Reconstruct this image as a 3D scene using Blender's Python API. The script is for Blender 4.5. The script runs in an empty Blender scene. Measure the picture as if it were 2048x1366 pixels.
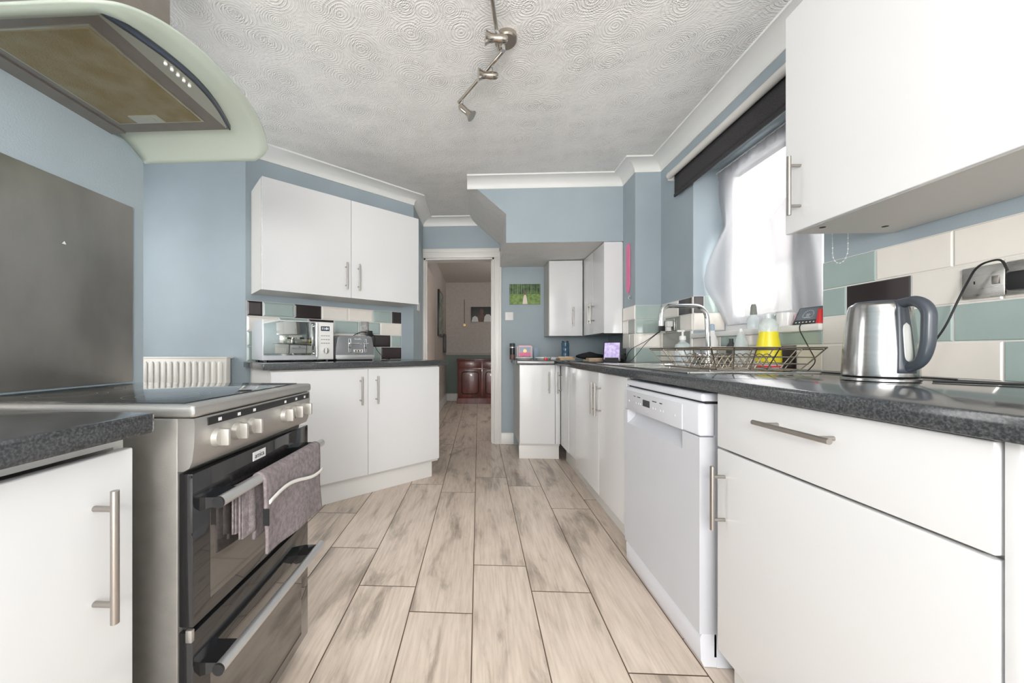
import bpy, bmesh, math, random
from mathutils import Vector, Matrix
random.seed(7)
PI = math.pi
TH = math.atan(35/745.)
ST, CT = math.sin(TH), math.cos(TH)
scene = bpy.context.scene
COL = scene.collection

# ------------------------------------------------------------------ materials
MATS = {}
def mat(name, color, rough=.5, metal=0., spec=.5, var=0., vscale=8., vcolor=None, bump=0., bscale=60., trans=0., coat=0., stretch=None, alpha=1., emit=None, rvar=0.):
    m = bpy.data.materials.new(name); m.use_nodes = True
    nt = m.node_tree; b = nt.nodes['Principled BSDF']
    b.inputs['Base Color'].default_value = (*color, 1)
    b.inputs['Roughness'].default_value = rough
    b.inputs['Metallic'].default_value = metal
    b.inputs['Specular IOR Level'].default_value = spec
    b.inputs['Coat Weight'].default_value = coat
    b.inputs['Coat Roughness'].default_value = .05
    b.inputs['Transmission Weight'].default_value = trans
    b.inputs['Alpha'].default_value = alpha
    if emit:
        b.inputs['Emission Color'].default_value = (*emit[:3], 1); b.inputs['Emission Strength'].default_value = emit[3]
    tc = nt.nodes.new('ShaderNodeTexCoord'); mp = nt.nodes.new('ShaderNodeMapping')
    nt.links.new(tc.outputs['Object'], mp.inputs['Vector'])
    if stretch: mp.inputs['Scale'].default_value = stretch
    if var > 0:
        n = nt.nodes.new('ShaderNodeTexNoise'); n.inputs['Scale'].default_value = vscale; n.inputs['Detail'].default_value = 5
        nt.links.new(mp.outputs['Vector'], n.inputs['Vector'])
        r = nt.nodes.new('ShaderNodeValToRGB'); r.color_ramp.elements[0].position = .35; r.color_ramp.elements[1].position = .65
        c2 = vcolor or tuple(min(1, c*(1+var)) for c in color)
        c1 = color if vcolor else tuple(c*(1-var) for c in color)
        r.color_ramp.elements[0].color = (*c1, 1); r.color_ramp.elements[1].color = (*c2, 1)
        nt.links.new(n.outputs['Fac'], r.inputs['Fac']); nt.links.new(r.outputs['Color'], b.inputs['Base Color'])
        if rvar:
            mr = nt.nodes.new('ShaderNodeMapRange'); mr.inputs['To Min'].default_value = max(0, rough-rvar); mr.inputs['To Max'].default_value = rough+rvar
            nt.links.new(n.outputs['Fac'], mr.inputs['Value']); nt.links.new(mr.outputs['Result'], b.inputs['Roughness'])
    if bump > 0:
        n2 = nt.nodes.new('ShaderNodeTexNoise'); n2.inputs['Scale'].default_value = bscale; n2.inputs['Detail'].default_value = 3
        nt.links.new(mp.outputs['Vector'], n2.inputs['Vector'])
        bp = nt.nodes.new('ShaderNodeBump'); bp.inputs['Strength'].default_value = bump; bp.inputs['Distance'].default_value = .002
        nt.links.new(n2.outputs['Fac'], bp.inputs['Height']); nt.links.new(bp.outputs['Normal'], b.inputs['Normal'])
    MATS[name] = m
    return m

mat('blue_wall', (.355, .42, .46), .55, var=.035, vscale=3, bump=.25, bscale=220)
mat('grey_paint', (.62, .62, .60), .6)
mat('cornice', (.80, .80, .78), .5)
mat('gloss_white', (.76, .76, .765), .14, spec=.5, coat=.15, var=.01, vscale=2)
mat('carcass', (.64, .62, .59), .45)  # greyed: shade on the cabinet sides is put into this colour
mat('plinth_white', (.80, .79, .765), .3)
mat('appliance_white', (.76, .775, .83), .28, var=.012, vscale=6)
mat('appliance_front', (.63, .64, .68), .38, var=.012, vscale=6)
mat('steel', (.62, .60, .57), .28, 1., var=.05, vscale=5, stretch=(1, 1, 14), rvar=.05)
mat('handle_steel', (.43, .40, .37), .32, 1.)
mat('chrome', (.80, .80, .80), .08, 1.)
mat('sink_steel', (.74, .74, .73), .2, 1., var=.03, vscale=30)
mat('splash_steel', (.42, .41, .385), .38, 1., var=.13, vscale=6, bump=.1, bscale=300, stretch=(1, 1, .5), rvar=.08)
mat('cooker_side', (.40, .385, .36), .42, .75, var=.04, vscale=30, bump=.1, bscale=400)
mat('cooker_silver', (.56, .545, .52), .34, .85, var=.02, vscale=20)
mat('knob', (.45, .43, .40), .45, .5)
mat('black_glass', (.012, .012, .013), .04, spec=.8, coat=.3)
mat('oven_window', (.05, .045, .04), .05, spec=1., coat=1.)
mat('black_plastic', (.015, .015, .016), .35)
mat('dark_gap', (.02, .018, .016), .7)
mat('white_plastic', (.80, .79, .77), .35)
mat('mullion', (.82, .83, .85), .35)
mat('sill', (.78, .77, .74), .35)
mat('cream_tile', (.86, .81, .74), .12, coat=.25, var=.02, vscale=9)
mat('green_tile', (.39, .48, .455), .10, coat=.3, var=.04, vscale=6)
mat('olive_tile', (.24, .255, .225), .14, coat=.3, var=.05, vscale=6)
mat('dark_tile', (.035, .026, .026), .10, coat=.3)
mat('grout', (.78, .76, .72), .8)
mat('radiator', (.76, .72, .66), .35)
mat('brown_dark', (.13, .07, .055), .45, var=.25, vscale=14, stretch=(1, 1, .3))
mat('brown_wood', (.15, .036, .028), .3, coat=.3, var=.3, vscale=14, stretch=(1, 1, .25))
mat('hall_wall', (.55, .50, .46), .7, var=.05, vscale=20, bump=.6, bscale=90)
mat('hall_green', (.22, .27, .245), .7)
mat('door_cream', (.78, .66, .58), .4)
mat('gloss_frame', (.76, .74, .71), .3)
mat('kettle_steel', (.52, .51, .50), .2, 1., var=.03, vscale=18, stretch=(1, 1, 8), rvar=.06)
mat('kettle_grey', (.055, .065, .08), .3)
mat('kettle_window', (.62, .62, .60), .25, coat=.4)
mat('toaster_grey', (.24, .25, .26), .28, .3, coat=.4)
mat('silver_paint', (.60, .60, .60), .3, .7)
mat('micro_silver', (.66, .67, .69), .32, .35)
mat('mirror_glass', (.42, .44, .42), .03, 1.)
mat('display_glow', (.5, .6, .7), .4, emit=(.6, .75, .95, 1.2))
mat('blind_fabric', (.045, .042, .045), .8, var=.3, vscale=160, bump=.5, bscale=400)
mat('blind_white', (.72, .70, .66), .5)
mat('towel', (.235, .20, .205), .95, var=.22, vscale=90, bump=1., bscale=350)
mat('towel_white', (.75, .73, .70), .95, bump=.6, bscale=300)
mat('yellow', (.86, .74, .03), .3, var=.04)
mat('red', (.75, .03, .03), .35)
mat('pink', (.85, .17, .36), .4)
mat('pink_light', (.92, .55, .62), .5)
mat('purple_screen', (.42, .33, .62), .25, var=.3, vscale=40, vcolor=(.75, .68, .9), emit=(.45, .35, .7, .25))
mat('grey_screen', (.16, .19, .22), .15, coat=.5, var=.1, vscale=20)
mat('dark_grey_plastic', (.045, .05, .052), .4)
mat('wood_board', (.55, .42, .29), .5, var=.15, vscale=10)
mat('black_fabric', (.012, .012, .013), .9, bump=.8, bscale=80)
mat('white_ceramic', (.80, .79, .77), .15, coat=.4)
mat('blue_bottle', (.10, .20, .30), .1, trans=.5, coat=.3)
mat('clear_plastic', (.86, .92, .93), .08, trans=.85)
mat('wire', (.34, .30, .25), .25, 1.)
mat('paper_white', (.78, .77, .76), .6)
mat('lamp_nickel', (.50, .45, .39), .25, 1.)
mat('lamp_lens', (.85, .86, .86), .1, coat=.5)
mat('filter', (.27, .21, .10), .5, .5, var=.3, vscale=14, vcolor=(.33, .29, .19), bump=.8, bscale=260)
mat('hood_steel', (.30, .27, .245), .4, .75, var=.05, vscale=20)
mat('hood_edge', (.04, .05, .08), .3)
mat('hood_plate', (.55, .55, .49), .28, .8)
mat('white_paint_chip', (.85, .85, .85), .5)
mat('skin_blob', (.5, .33, .25), .7)
mat('leaf_dark', (.03, .07, .03), .7, var=.5, vscale=25, vcolor=(.12, .22, .06))
mat('leaf_light', (.14, .24, .06), .7, var=.4, vscale=30, vcolor=(.30, .42, .14))
mat('print_pale', (.08, .12, .07), .6, var=.5, vscale=12, vcolor=(.55, .58, .50))
mat('grey_blue', (.35, .45, .55), .5)
mat('brass', (.45, .30, .14), .35, .8)

def worktop_material():
    m = mat('worktop', (.05, .052, .055), .13, spec=.6, coat=.15)
    nt = m.node_tree; b = nt.nodes['Principled BSDF']
    tc = nt.nodes.new('ShaderNodeTexCoord')
    n = nt.nodes.new('ShaderNodeTexNoise'); n.inputs['Scale'].default_value = 260; n.inputs['Detail'].default_value = 4
    v = nt.nodes.new('ShaderNodeTexVoronoi'); v.inputs['Scale'].default_value = 130
    nt.links.new(tc.outputs['Object'], n.inputs['Vector']); nt.links.new(tc.outputs['Object'], v.inputs['Vector'])
    r = nt.nodes.new('ShaderNodeValToRGB')
    r.color_ramp.elements[0].position = .40; r.color_ramp.elements[0].color = (.035, .037, .040, 1)
    r.color_ramp.elements[1].position = .75; r.color_ramp.elements[1].color = (.105, .11, .115, 1)
    nt.links.new(n.outputs['Fac'], r.inputs['Fac'])
    nt.links.new(r.outputs['Color'], b.inputs['Base Color'])
worktop_material()

def ceiling_material():
    m = mat('artex', (.80, .79, .775), .75)
    nt = m.node_tree; b = nt.nodes['Principled BSDF']
    tc = nt.nodes.new('ShaderNodeTexCoord')
    nz = nt.nodes.new('ShaderNodeTexNoise'); nz.inputs['Scale'].default_value = 5; nz.inputs['Detail'].default_value = 2
    nt.links.new(tc.outputs['Object'], nz.inputs['Vector'])
    mix = nt.nodes.new('ShaderNodeMix'); mix.data_type = 'VECTOR'; mix.inputs[0].default_value = .045
    nt.links.new(tc.outputs['Object'], mix.inputs[4]); nt.links.new(nz.outputs['Color'], mix.inputs[5])
    hs = []
    for sc, off, fr in ((5.0, 0, 95), (6.3, 3.7, 115)):
        mp = nt.nodes.new('ShaderNodeMapping'); mp.inputs['Location'].default_value = (off, off*.6, 0)
        nt.links.new(mix.outputs[1], mp.inputs['Vector'])
        v = nt.nodes.new('ShaderNodeTexVoronoi'); v.inputs['Scale'].default_value = sc; v.voronoi_dimensions = '2D'
        v.inputs['Randomness'].default_value = .75
        nt.links.new(mp.outputs['Vector'], v.inputs['Vector'])
        mu = nt.nodes.new('ShaderNodeMath'); mu.operation = 'MULTIPLY'; mu.inputs[1].default_value = fr
        nt.links.new(v.outputs['Distance'], mu.inputs[0])
        si = nt.nodes.new('ShaderNodeMath'); si.operation = 'SINE'; nt.links.new(mu.outputs[0], si.inputs[0])
        fa = nt.nodes.new('ShaderNodeMapRange'); fa.inputs['From Min'].default_value = .1; fa.inputs['From Max'].default_value = .6
        fa.inputs['To Min'].default_value = 1; fa.inputs['To Max'].default_value = .1
        nt.links.new(v.outputs['Distance'], fa.inputs['Value'])
        p = nt.nodes.new('ShaderNodeMath'); p.operation = 'MULTIPLY'
        nt.links.new(si.outputs[0], p.inputs[0]); nt.links.new(fa.outputs['Result'], p.inputs[1]); hs.append(p)
    ad = nt.nodes.new('ShaderNodeMath'); ad.operation = 'MAXIMUM'
    nt.links.new(hs[0].outputs[0], ad.inputs[0]); nt.links.new(hs[1].outputs[0], ad.inputs[1])
    n3 = nt.nodes.new('ShaderNodeTexNoise'); n3.inputs['Scale'].default_value = 45; n3.inputs['Detail'].default_value = 4
    nt.links.new(tc.outputs['Object'], n3.inputs['Vector'])
    m3 = nt.nodes.new('ShaderNodeMath'); m3.operation = 'MULTIPLY_ADD'; m3.inputs[1].default_value = 2.2
    nt.links.new(n3.outputs['Fac'], m3.inputs[0]); nt.links.new(ad.outputs[0], m3.inputs[2])
    bp = nt.nodes.new('ShaderNodeBump'); bp.inputs['Strength'].default_value = .75; bp.inputs['Distance'].default_value = .003
    nt.links.new(m3.outputs[0], bp.inputs['Height']); nt.links.new(bp.outputs['Normal'], b.inputs['Normal'])
ceiling_material()

def floor_material():
    m = mat('floor_tile', (.6, .5, .42), .33, spec=.4)
    nt = m.node_tree; b = nt.nodes['Principled BSDF']; L = nt.links
    tc = nt.nodes.new('ShaderNodeTexCoord')
    at = nt.nodes.new('ShaderNodeAttribute'); at.attribute_name = 'tile'; at.attribute_type = 'GEOMETRY'
    add = nt.nodes.new('ShaderNodeVectorMath'); add.operation = 'MULTIPLY_ADD'
    add.inputs[1].default_value = (17, 23, 9)
    L.new(at.outputs['Color'], add.inputs[0]); L.new(tc.outputs['Object'], add.inputs[2])
    mp = nt.nodes.new('ShaderNodeMapping'); mp.inputs['Scale'].default_value = (6, 1.15, 1)
    L.new(add.outputs[0], mp.inputs['Vector'])
    n1 = nt.nodes.new('ShaderNodeTexNoise'); n1.inputs['Scale'].default_value = 1.6; n1.inputs['Detail'].default_value = 7; n1.inputs['Roughness'].default_value = .62; n1.inputs['Distortion'].default_value = .5
    L.new(mp.outputs['Vector'], n1.inputs['Vector'])
    r = nt.nodes.new('ShaderNodeValToRGB'); e = r.color_ramp.elements
    e[0].position = .33; e[0].color = (.38, .315, .26, 1)
    e[1].position = .66; e[1].color = (.82, .70, .60, 1)
    k = e.new(.46); k.color = (.70, .59, .495, 1)
    L.new(n1.outputs['Fac'], r.inputs['Fac'])
    mp2 = nt.nodes.new('ShaderNodeMapping'); mp2.inputs['Scale'].default_value = (70, 4, 1)
    L.new(add.outputs[0], mp2.inputs['Vector'])
    n2 = nt.nodes.new('ShaderNodeTexNoise'); n2.inputs['Scale'].default_value = 1.5; n2.inputs['Detail'].default_value = 4
    L.new(mp2.outputs['Vector'], n2.inputs['Vector'])
    r2 = nt.nodes.new('ShaderNodeValToRGB'); r2.color_ramp.elements[0].position = .3; r2.color_ramp.elements[0].color = (.84, .82, .80, 1)
    r2.color_ramp.elements[1].position = .6; r2.color_ramp.elements[1].color = (1, 1, 1, 1)
    L.new(n2.outputs['Fac'], r2.inputs['Fac'])
    mx = nt.nodes.new('ShaderNodeMix'); mx.data_type = 'RGBA'; mx.blend_type = 'MULTIPLY'; mx.inputs[0].default_value = 1
    L.new(r.outputs['Color'], mx.inputs[6]); L.new(r2.outputs['Color'], mx.inputs[7])
    # knots
    mp3 = nt.nodes.new('ShaderNodeMapping'); mp3.inputs['Scale'].default_value = (3.4, 1.5, 1)
    L.new(add.outputs[0], mp3.inputs['Vector'])
    v = nt.nodes.new('ShaderNodeTexVoronoi'); v.inputs['Scale'].default_value = 1.1; L.new(mp3.outputs['Vector'], v.inputs['Vector'])
    r3 = nt.nodes.new('ShaderNodeValToRGB'); r3.color_ramp.elements[0].position = .02; r3.color_ramp.elements[0].color = (.45, .40, .36, 1)
    r3.color_ramp.elements[1].position = .09; r3.color_ramp.elements[1].color = (1, 1, 1, 1)
    L.new(v.outputs['Distance'], r3.inputs['Fac'])
    mx2 = nt.nodes.new('ShaderNodeMix'); mx2.data_type = 'RGBA'; mx2.blend_type = 'MULTIPLY'; mx2.inputs[0].default_value = 1
    L.new(mx.outputs[2], mx2.inputs[6]); L.new(r3.outputs['Color'], mx2.inputs[7])
    L.new(mx2.outputs[2], b.inputs['Base Color'])
    bp = nt.nodes.new('ShaderNodeBump'); bp.inputs['Strength'].default_value = .12; bp.inputs['Distance'].default_value = .001
    L.new(n2.outputs['Fac'], bp.inputs['Height']); L.new(bp.outputs['Normal'], b.inputs['Normal'])
floor_material()
mat('floor_grout', (.16, .105, .075), .8)

def mix_transparent(name, color, fac, rough=.1, translucent=False):
    m = bpy.data.materials.new(name); m.use_nodes = True; nt = m.node_tree
    out = nt.nodes['Material Output']; b = nt.nodes['Principled BSDF']
    b.inputs['Base Color'].default_value = (*color, 1); b.inputs['Roughness'].default_value = rough
    tr = nt.nodes.new('ShaderNodeBsdfTransparent'); mx = nt.nodes.new('ShaderNodeMixShader'); mx.inputs[0].default_value = fac
    nt.links.new(tr.outputs[0], mx.inputs[1])
    src = b.outputs[0]
    if translucent:
        tl = nt.nodes.new('ShaderNodeBsdfTranslucent'); tl.inputs[0].default_value = (*color, 1)
        m2 = nt.nodes.new('ShaderNodeMixShader'); m2.inputs[0].default_value = .55
        nt.links.new(b.outputs[0], m2.inputs[1]); nt.links.new(tl.outputs[0], m2.inputs[2]); src = m2.outputs[0]
    nt.links.new(src, mx.inputs[2]); nt.links.new(mx.outputs[0], out.inputs['Surface'])
    MATS[name] = m; return m
mix_transparent('hood_glass', (.70, .76, .68), .74, .25, True)
mix_transparent('net_curtain', (.60, .60, .62), .68, .8, True)
mix_transparent('pane_glass', (.9, .95, .95), .06, .02)
mix_transparent('clear_bottle', (.80, .88, .88), .42, .08)

# ------------------------------------------------------------------ mesh builder
class MB:
    def __init__(s, M=None): s.bm = bmesh.new(); s.M = M or Matrix()
    def _p(s, p): return s.M @ Vector(p)
    def poly(s, pts, mi=0):
        vs = [s.bm.verts.new(s._p(p)) for p in pts]
        f = s.bm.faces.new(vs); f.material_index = mi; return f
    def box(s, x0, x1, y0, y1, z0, z1, bev=0, mi=0, seg=2):
        g = bmesh.new()
        bmesh.ops.create_cube(g, size=1)
        for v in g.verts:
            v.co = Vector(((x0+x1)/2+v.co.x*(x1-x0), (y0+y1)/2+v.co.y*(y1-y0), (z0+z1)/2+v.co.z*(z1-z0)))
        if bev: bmesh.ops.bevel(g, geom=g.edges[:], offset=bev, segments=seg, profile=.6, affect='EDGES')
        s._merge(g, mi); return s
    def _merge(s, g, mi, keep=False):
        mp = {}
        for v in g.verts: mp[v] = s.bm.verts.new(s._p(v.co))
        for f in g.faces:
            try:
                n = s.bm.faces.new([mp[v] for v in f.verts]); n.material_index = f.material_index if keep else mi
            except ValueError: pass
        g.free()
    def prism(s, pts, z0, z1, mi=0, axis='z', bev=0):
        """pts 2-D; axis z: (x,y) ; axis y: (x,z) extruded in y; axis x: (y,z) extruded in x"""
        g = bmesh.new()
        def P(p, h):
            return {'z': (p[0], p[1], h), 'y': (p[0], h, p[1]), 'x': (h, p[0], p[1])}[axis]
        a = [g.verts.new(P(p, z0)) for p in pts]; b = [g.verts.new(P(p, z1)) for p in pts]
        n = len(pts)
        g.faces.new(a[::-1]); g.faces.new(b)
        for i in range(n): g.faces.new((a[i], a[(i+1) % n], b[(i+1) % n], b[i]))
        bmesh.ops.recalc_face_normals(g, faces=g.faces[:])
        if bev: bmesh.ops.bevel(g, geom=g.edges[:], offset=bev, segments=2, profile=.6, affect='EDGES')
        s._merge(g, mi); return s
    def cyl(s, p0, p1, r, r1=None, n=20, mi=0, cap=True):
        return s.tube([p0, p1], r, n, mi, cap, r1)
    def tube(s, pts, r, n=10, mi=0, cap=True, r1=None):
        pts = [Vector(p) for p in pts]; rings = []
        up = None
        for i, p in enumerate(pts):
            if i == 0: t = pts[1]-p
            elif i == len(pts)-1: t = p-pts[-2]
            else: t = (pts[i+1]-p).normalized()+(p-pts[i-1]).normalized()
            t = t.normalized() if t.length > 1e-9 else Vector((0, 0, 1))
            if up is None:
                up = Vector((0, 0, 1)) if abs(t.z) < .9 else Vector((1, 0, 0))
            a = t.cross(up); 
            if a.length < 1e-6: a = t.cross(Vector((0, 1, 0)))
            a.normalize(); b = a.cross(t).normalized(); up = b
            rr = r if r1 is None else r+(r1-r)*i/(len(pts)-1)
            if callable(r): rr = r(i/(len(pts)-1))
            rings.append([s.bm.verts.new(s._p(p+a*math.cos(2*PI*k/n)*rr+b*math.sin(2*PI*k/n)*rr)) for k in range(n)])
        for i in range(len(rings)-1):
            for k in range(n):
                f = s.bm.faces.new((rings[i][k], rings[i][(k+1) % n], rings[i+1][(k+1) % n], rings[i+1][k])); f.material_index = mi
        if cap:
            f = s.bm.faces.new(rings[0][::-1]); f.material_index = mi
            f = s.bm.faces.new(rings[-1]); f.material_index = mi
        return s
    def lathe(s, prof, c=(0, 0, 0), n=32, mi=0, A=None, sx=1, sy=1):
        A = A or Matrix(); rings = []
        for r, z in prof:
            rings.append([s.bm.verts.new(s._p(Vector(c)+(A @ Vector((r*sx*math.cos(2*PI*k/n), r*sy*math.sin(2*PI*k/n), z))))) for k in range(n)])
        for i in range(len(rings)-1):
            for k in range(n):
                f = s.bm.faces.new((rings[i][k], rings[i][(k+1) % n], rings[i+1][(k+1) % n], rings[i+1][k])); f.material_index = mi
        if prof[0][0] > 1e-5: s.bm.faces.new(rings[0][::-1]).material_index = mi
        if prof[-1][0] > 1e-5: s.bm.faces.new(rings[-1]).material_index = mi
        return s
    def grid(s, fn, nu, nv, mi=0):
        V = [[s.bm.verts.new(s._p(fn(i/nu, j/nv))) for j in range(nv+1)] for i in range(nu+1)]
        for i in range(nu):
            for j in range(nv):
                f = s.bm.faces.new((V[i][j], V[i+1][j], V[i+1][j+1], V[i][j+1])); f.material_index = mi
        return s
    def build(s, name, mats, parent=None, smooth=True, solid=0, offset=-1, ang=35):
        if isinstance(mats, str): mats = [mats]
        bmesh.ops.remove_doubles(s.bm, verts=s.bm.verts[:], dist=1e-6)
        bmesh.ops.recalc_face_normals(s.bm, faces=s.bm.faces[:])
        me = bpy.data.meshes.new(name); s.bm.to_mesh(me); s.bm.free()
        for m in mats: me.materials.append(MATS[m])
        if smooth:
            for p in me.polygons: p.use_smooth = True
            me.set_sharp_from_angle(angle=math.radians(ang))
        o = bpy.data.objects.new(name, me); COL.objects.link(o)
        if parent: o.parent = parent
        if solid:
            md = o.modifiers.new('solid', 'SOLIDIFY'); md.thickness = solid; md.offset = offset
        return o

def build_each(m, name, mats, parent=None, **kw):
    """one object per loose piece"""
    bm = m.bm; bmesh.ops.remove_doubles(bm, verts=bm.verts[:], dist=1e-6)
    seen = set(); out = []
    for v in list(bm.verts):
        if v in seen: continue
        isl = []; st_ = [v]; seen.add(v)
        while st_:
            q = st_.pop(); isl.append(q)
            for e in q.link_edges:
                w_ = e.other_vert(q)
                if w_ not in seen: seen.add(w_); st_.append(w_)
        n = MB(); mp = {a: n.bm.verts.new(a.co) for a in isl}
        for f in {f for a in isl for f in a.link_faces}:
            g = n.bm.faces.new([mp[a] for a in f.verts]); g.material_index = f.material_index
        out.append(n.build(name, mats, parent, **kw))
    bm.free(); return out
def struct(o): o['kind'] = 'structure'; return o
def tag(o, label, cat, group=None):
    o['label'] = label; o['category'] = cat
    if group: o['group'] = group
    return o
def thing(name, label, cat, loc=(0, 0, 0), rot=0, group=None):
    o = bpy.data.objects.new(name, None); COL.objects.link(o); o.location = loc; o.rotation_euler = (0, 0, rot)
    o.empty_display_size = .1
    return tag(o, label, cat, group)
def text_part(name, s, size, M, m, parent, depth=.0004):
    cu = bpy.data.curves.new(name, 'FONT'); cu.body = s; cu.size = size; cu.extrude = depth; cu.align_x = 'CENTER'; cu.align_y = 'CENTER'
    t = bpy.data.objects.new(name+'_tmp', cu)
    me = bpy.data.meshes.new_from_object(t); bpy.data.objects.remove(t)
    me.transform(M); me.materials.append(MATS[m])
    o = bpy.data.objects.new(name, me); COL.objects.link(o); o.parent = parent
    return o
def child_local(p, M): p.matrix_local = M; return p
def Yd(X, D): return (D+X*ST)/CT            # depth along the optical axis -> world Y
def RZ(a): return Matrix.Rotation(a, 4, 'Z')
def RX(a): return Matrix.Rotation(a, 4, 'X')
def RY(a): return Matrix.Rotation(a, 4, 'Y')
def T(*p): return Matrix.Translation(p)

# ------------------------------------------------------------------ room
XL, XR, YF, ZC = -1.2, 1.39, 4.058, 2.445
YB = -2.0
# diagonal wall frame
PHI = math.radians(43.0)
U = Vector((math.cos(PHI), math.sin(PHI))); N = Vector((math.sin(PHI), -math.cos(PHI)))
W0 = Vector((-1.62, 2.52))
def W(s, off=0): p = W0+U*s+N*off; return (p.x, p.y)

# floor -------------------------------------------------------------
bm = bmesh.new(); lay = bm.loops.layers.float_color.new('tile')
X0, TW, TL, G = -.0226, .2437, 1.2185, .0021
offs = {-4: 2.27, -3: 1.87, -2: 2.79, -1: 2.64, 0: 2.965, 1: 2.785, 2: 2.40, 3: 2.55}
f = bm.faces.new([bm.verts.new(p) for p in ((-2.75, YB, -.002), (2.0, YB, -.002), (2.0, 8.2, -.002), (-2.75, 8.2, -.002))]); f.material_index = 1
for i in range(-12, 8):
    o = offs.get(i, random.uniform(0, TL)); y = o-TL*math.ceil((o-YB)/TL)
    while y < 8.2:
        x0, x1 = X0+i*TW+G, X0+(i+1)*TW-G
        f = bm.faces.new([bm.verts.new(p) for p in ((x0, y+G, 0), (x1, y+G, 0), (x1, y+TL-G, 0), (x0, y+TL-G, 0))])
        c = (random.random(), random.random(), random.random(), 1)
        for l in f.loops: l[lay] = c
        y += TL
f = bm.faces.new([bm.verts.new(p) for p in ((-2.75, YB, -.1), (2.0, YB, -.1), (2.0, 8.2, -.1), (-2.75, 8.2, -.1))]); f.material_index = 1
me = bpy.data.meshes.new('floor'); bm.to_mesh(me); bm.free()
me.materials.append(MATS['floor_tile']); me.materials.append(MATS['floor_grout'])
fo = bpy.data.objects.new('floor', me); COL.objects.link(fo); struct(fo)

struct(MB().box(-2.75, 1.75, YB, YF, ZC, ZC+.12).build('ceiling', 'artex'))
# walls
m = MB(); m.box(XL-.14, XL, YB, 1.28, 0, ZC)
struct(m.build('wall_left', 'blue_wall'))
struct(MB().box(-2.7, XL-.14, 1.16, 1.28, 0, ZC).build('wall_alcove', 'blue_wall'))
m = MB(); m.box(-2.75, -2.6, 1.16, 1.40, 0, ZC); m.box(-2.75, -2.6, 2.25, 2.53, 0, ZC); m.box(-2.75, -2.6, 1.40, 2.25, 2.1, ZC); m.box(-2.75, -2.6, 1.40, 2.25, 0, .9)
struct(m.build('wall_alcove_side', 'blue_wall'))  # unseen wall; its opening is added to let light into the alcove
m = MB(); m.box(-2.75, -1.62, 2.52, 2.67, 0, ZC)
struct(m.build('wall_alcove_rear', 'blue_wall'))
p1 = W(1.384); 
m = MB(); m.prism([W(0), p1, (p1[0], YF), (p1[0]-.12, YF), (p1[0]-.12, p1[1]+.1), W(0, -.15)], 0, ZC)
struct(m.build('wall_diagonal', 'blue_wall'))
XRET = p1[0]
# right wall with window opening
WY0, WY1, WZ0, WZ1 = 1.567, 2.482, 1.085, 2.18
m = MB()
m.box(XR, XR+.3, YB, WY0, 0, ZC); m.box(XR, XR+.3, WY1, YF+.12, 0, ZC)
m.box(XR, XR+.3, WY0, WY1, 0, WZ0); m.box(XR, XR+.3, WY0, WY1, WZ1, ZC)
m.box(1.197, XR, 2.908, 3.146, 0, ZC)
struct(m.build('wall_right', 'blue_wall'))
# far wall with doorway
DX0, DX1, DZ = -.598, .168, 2.02
m = MB(); m.box(DX1, XR+.3, YF, YF+.12, 0, ZC); m.box(-.9, DX0, YF, YF+.12, 0, ZC); m.box(DX0, DX1, YF, YF+.12, DZ, ZC)
struct(m.build('wall_far', 'blue_wall'))
# low soffit box (boxed-in underside of the stairs)
m = MB(); prof = [(-.095, ZC), (.2325, 2.154), (.2325, 1.914), (XR, 1.914), (XR, ZC)]
a = [(x, 3.146, z) for x, z in prof]; b = [(x, YF, z) for x, z in prof]
m.poly(a, 0); m.poly(b[::-1], 0)
for i in range(5):
    m.poly([a[i], a[(i+1) % 5], b[(i+1) % 5], b[i]], 1 if i < 3 else 0)
struct(m.build('ceiling_soffit', ['blue_wall', 'artex'], smooth=False))

def sweep(path, prof, name, mt, ends=True):
    """sweep profile (offset to the right of travel, z) along XY path with mitres"""
    pts = [Vector(p) for p in path]; m = MB(); rows = []
    for i, p in enumerate(pts):
        def nrm(a, b): d = (b-a).normalized(); return Vector((d.y, -d.x))
        if i == 0: n = nrm(p, pts[1]); k = 1
        elif i == len(pts)-1: n = nrm(pts[-2], p); k = 1
        else:
            n1, n2 = nrm(pts[i-1], p), nrm(p, pts[i+1]); n = (n1+n2).normalized(); k = 1/max(.2, n.dot(n1))
        rows.append([m.bm.verts.new((p.x+n.x*k*o, p.y+n.y*k*o, z)) for o, z in prof])
    for i in range(len(rows)-1):
        for j in range(len(prof)-1):
            m.bm.faces.new((rows[i][j], rows[i+1][j], rows[i+1][j+1], rows[i][j+1]))
    if ends:
        m.bm.faces.new(rows[0]); m.bm.faces.new(rows[-1][::-1])
    return struct(m.build(name, mt, ang=25))
cov = [(0, ZC), (0, ZC-.078), (.007, ZC-.078)]
for k in range(9):
    a = PI/2*k/8
    cov.append((.007+.095*(1-math.cos(a)) if False else .007+.093*(1-math.cos(a)), ZC-.070+.060*math.sin(a)))
cov += [(.108, ZC-.010), (.110, ZC-.002), (.110, ZC)]
sweep([(-.095, 3.146), (1.197, 3.146), (1.197, 2.908), (XR, 2.908), (XR, YB)], cov, 'trim_1', 'cornice')
sweep([(-2.6, 2.52), (-1.62, 2.52), p1, (XRET, YF), (.02, YF)], cov, 'trim_2', 'cornice')
# baseboards
def skirt(path, name, h=.12, mt='gloss_frame'): sweep(path, [(0, 0), (0, h), (.006, h), (.015, h-.02), (.016, 0)], name, mt)
skirt([(DX1+.075, YF), (.378, YF)], 'baseboard_far')

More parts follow.
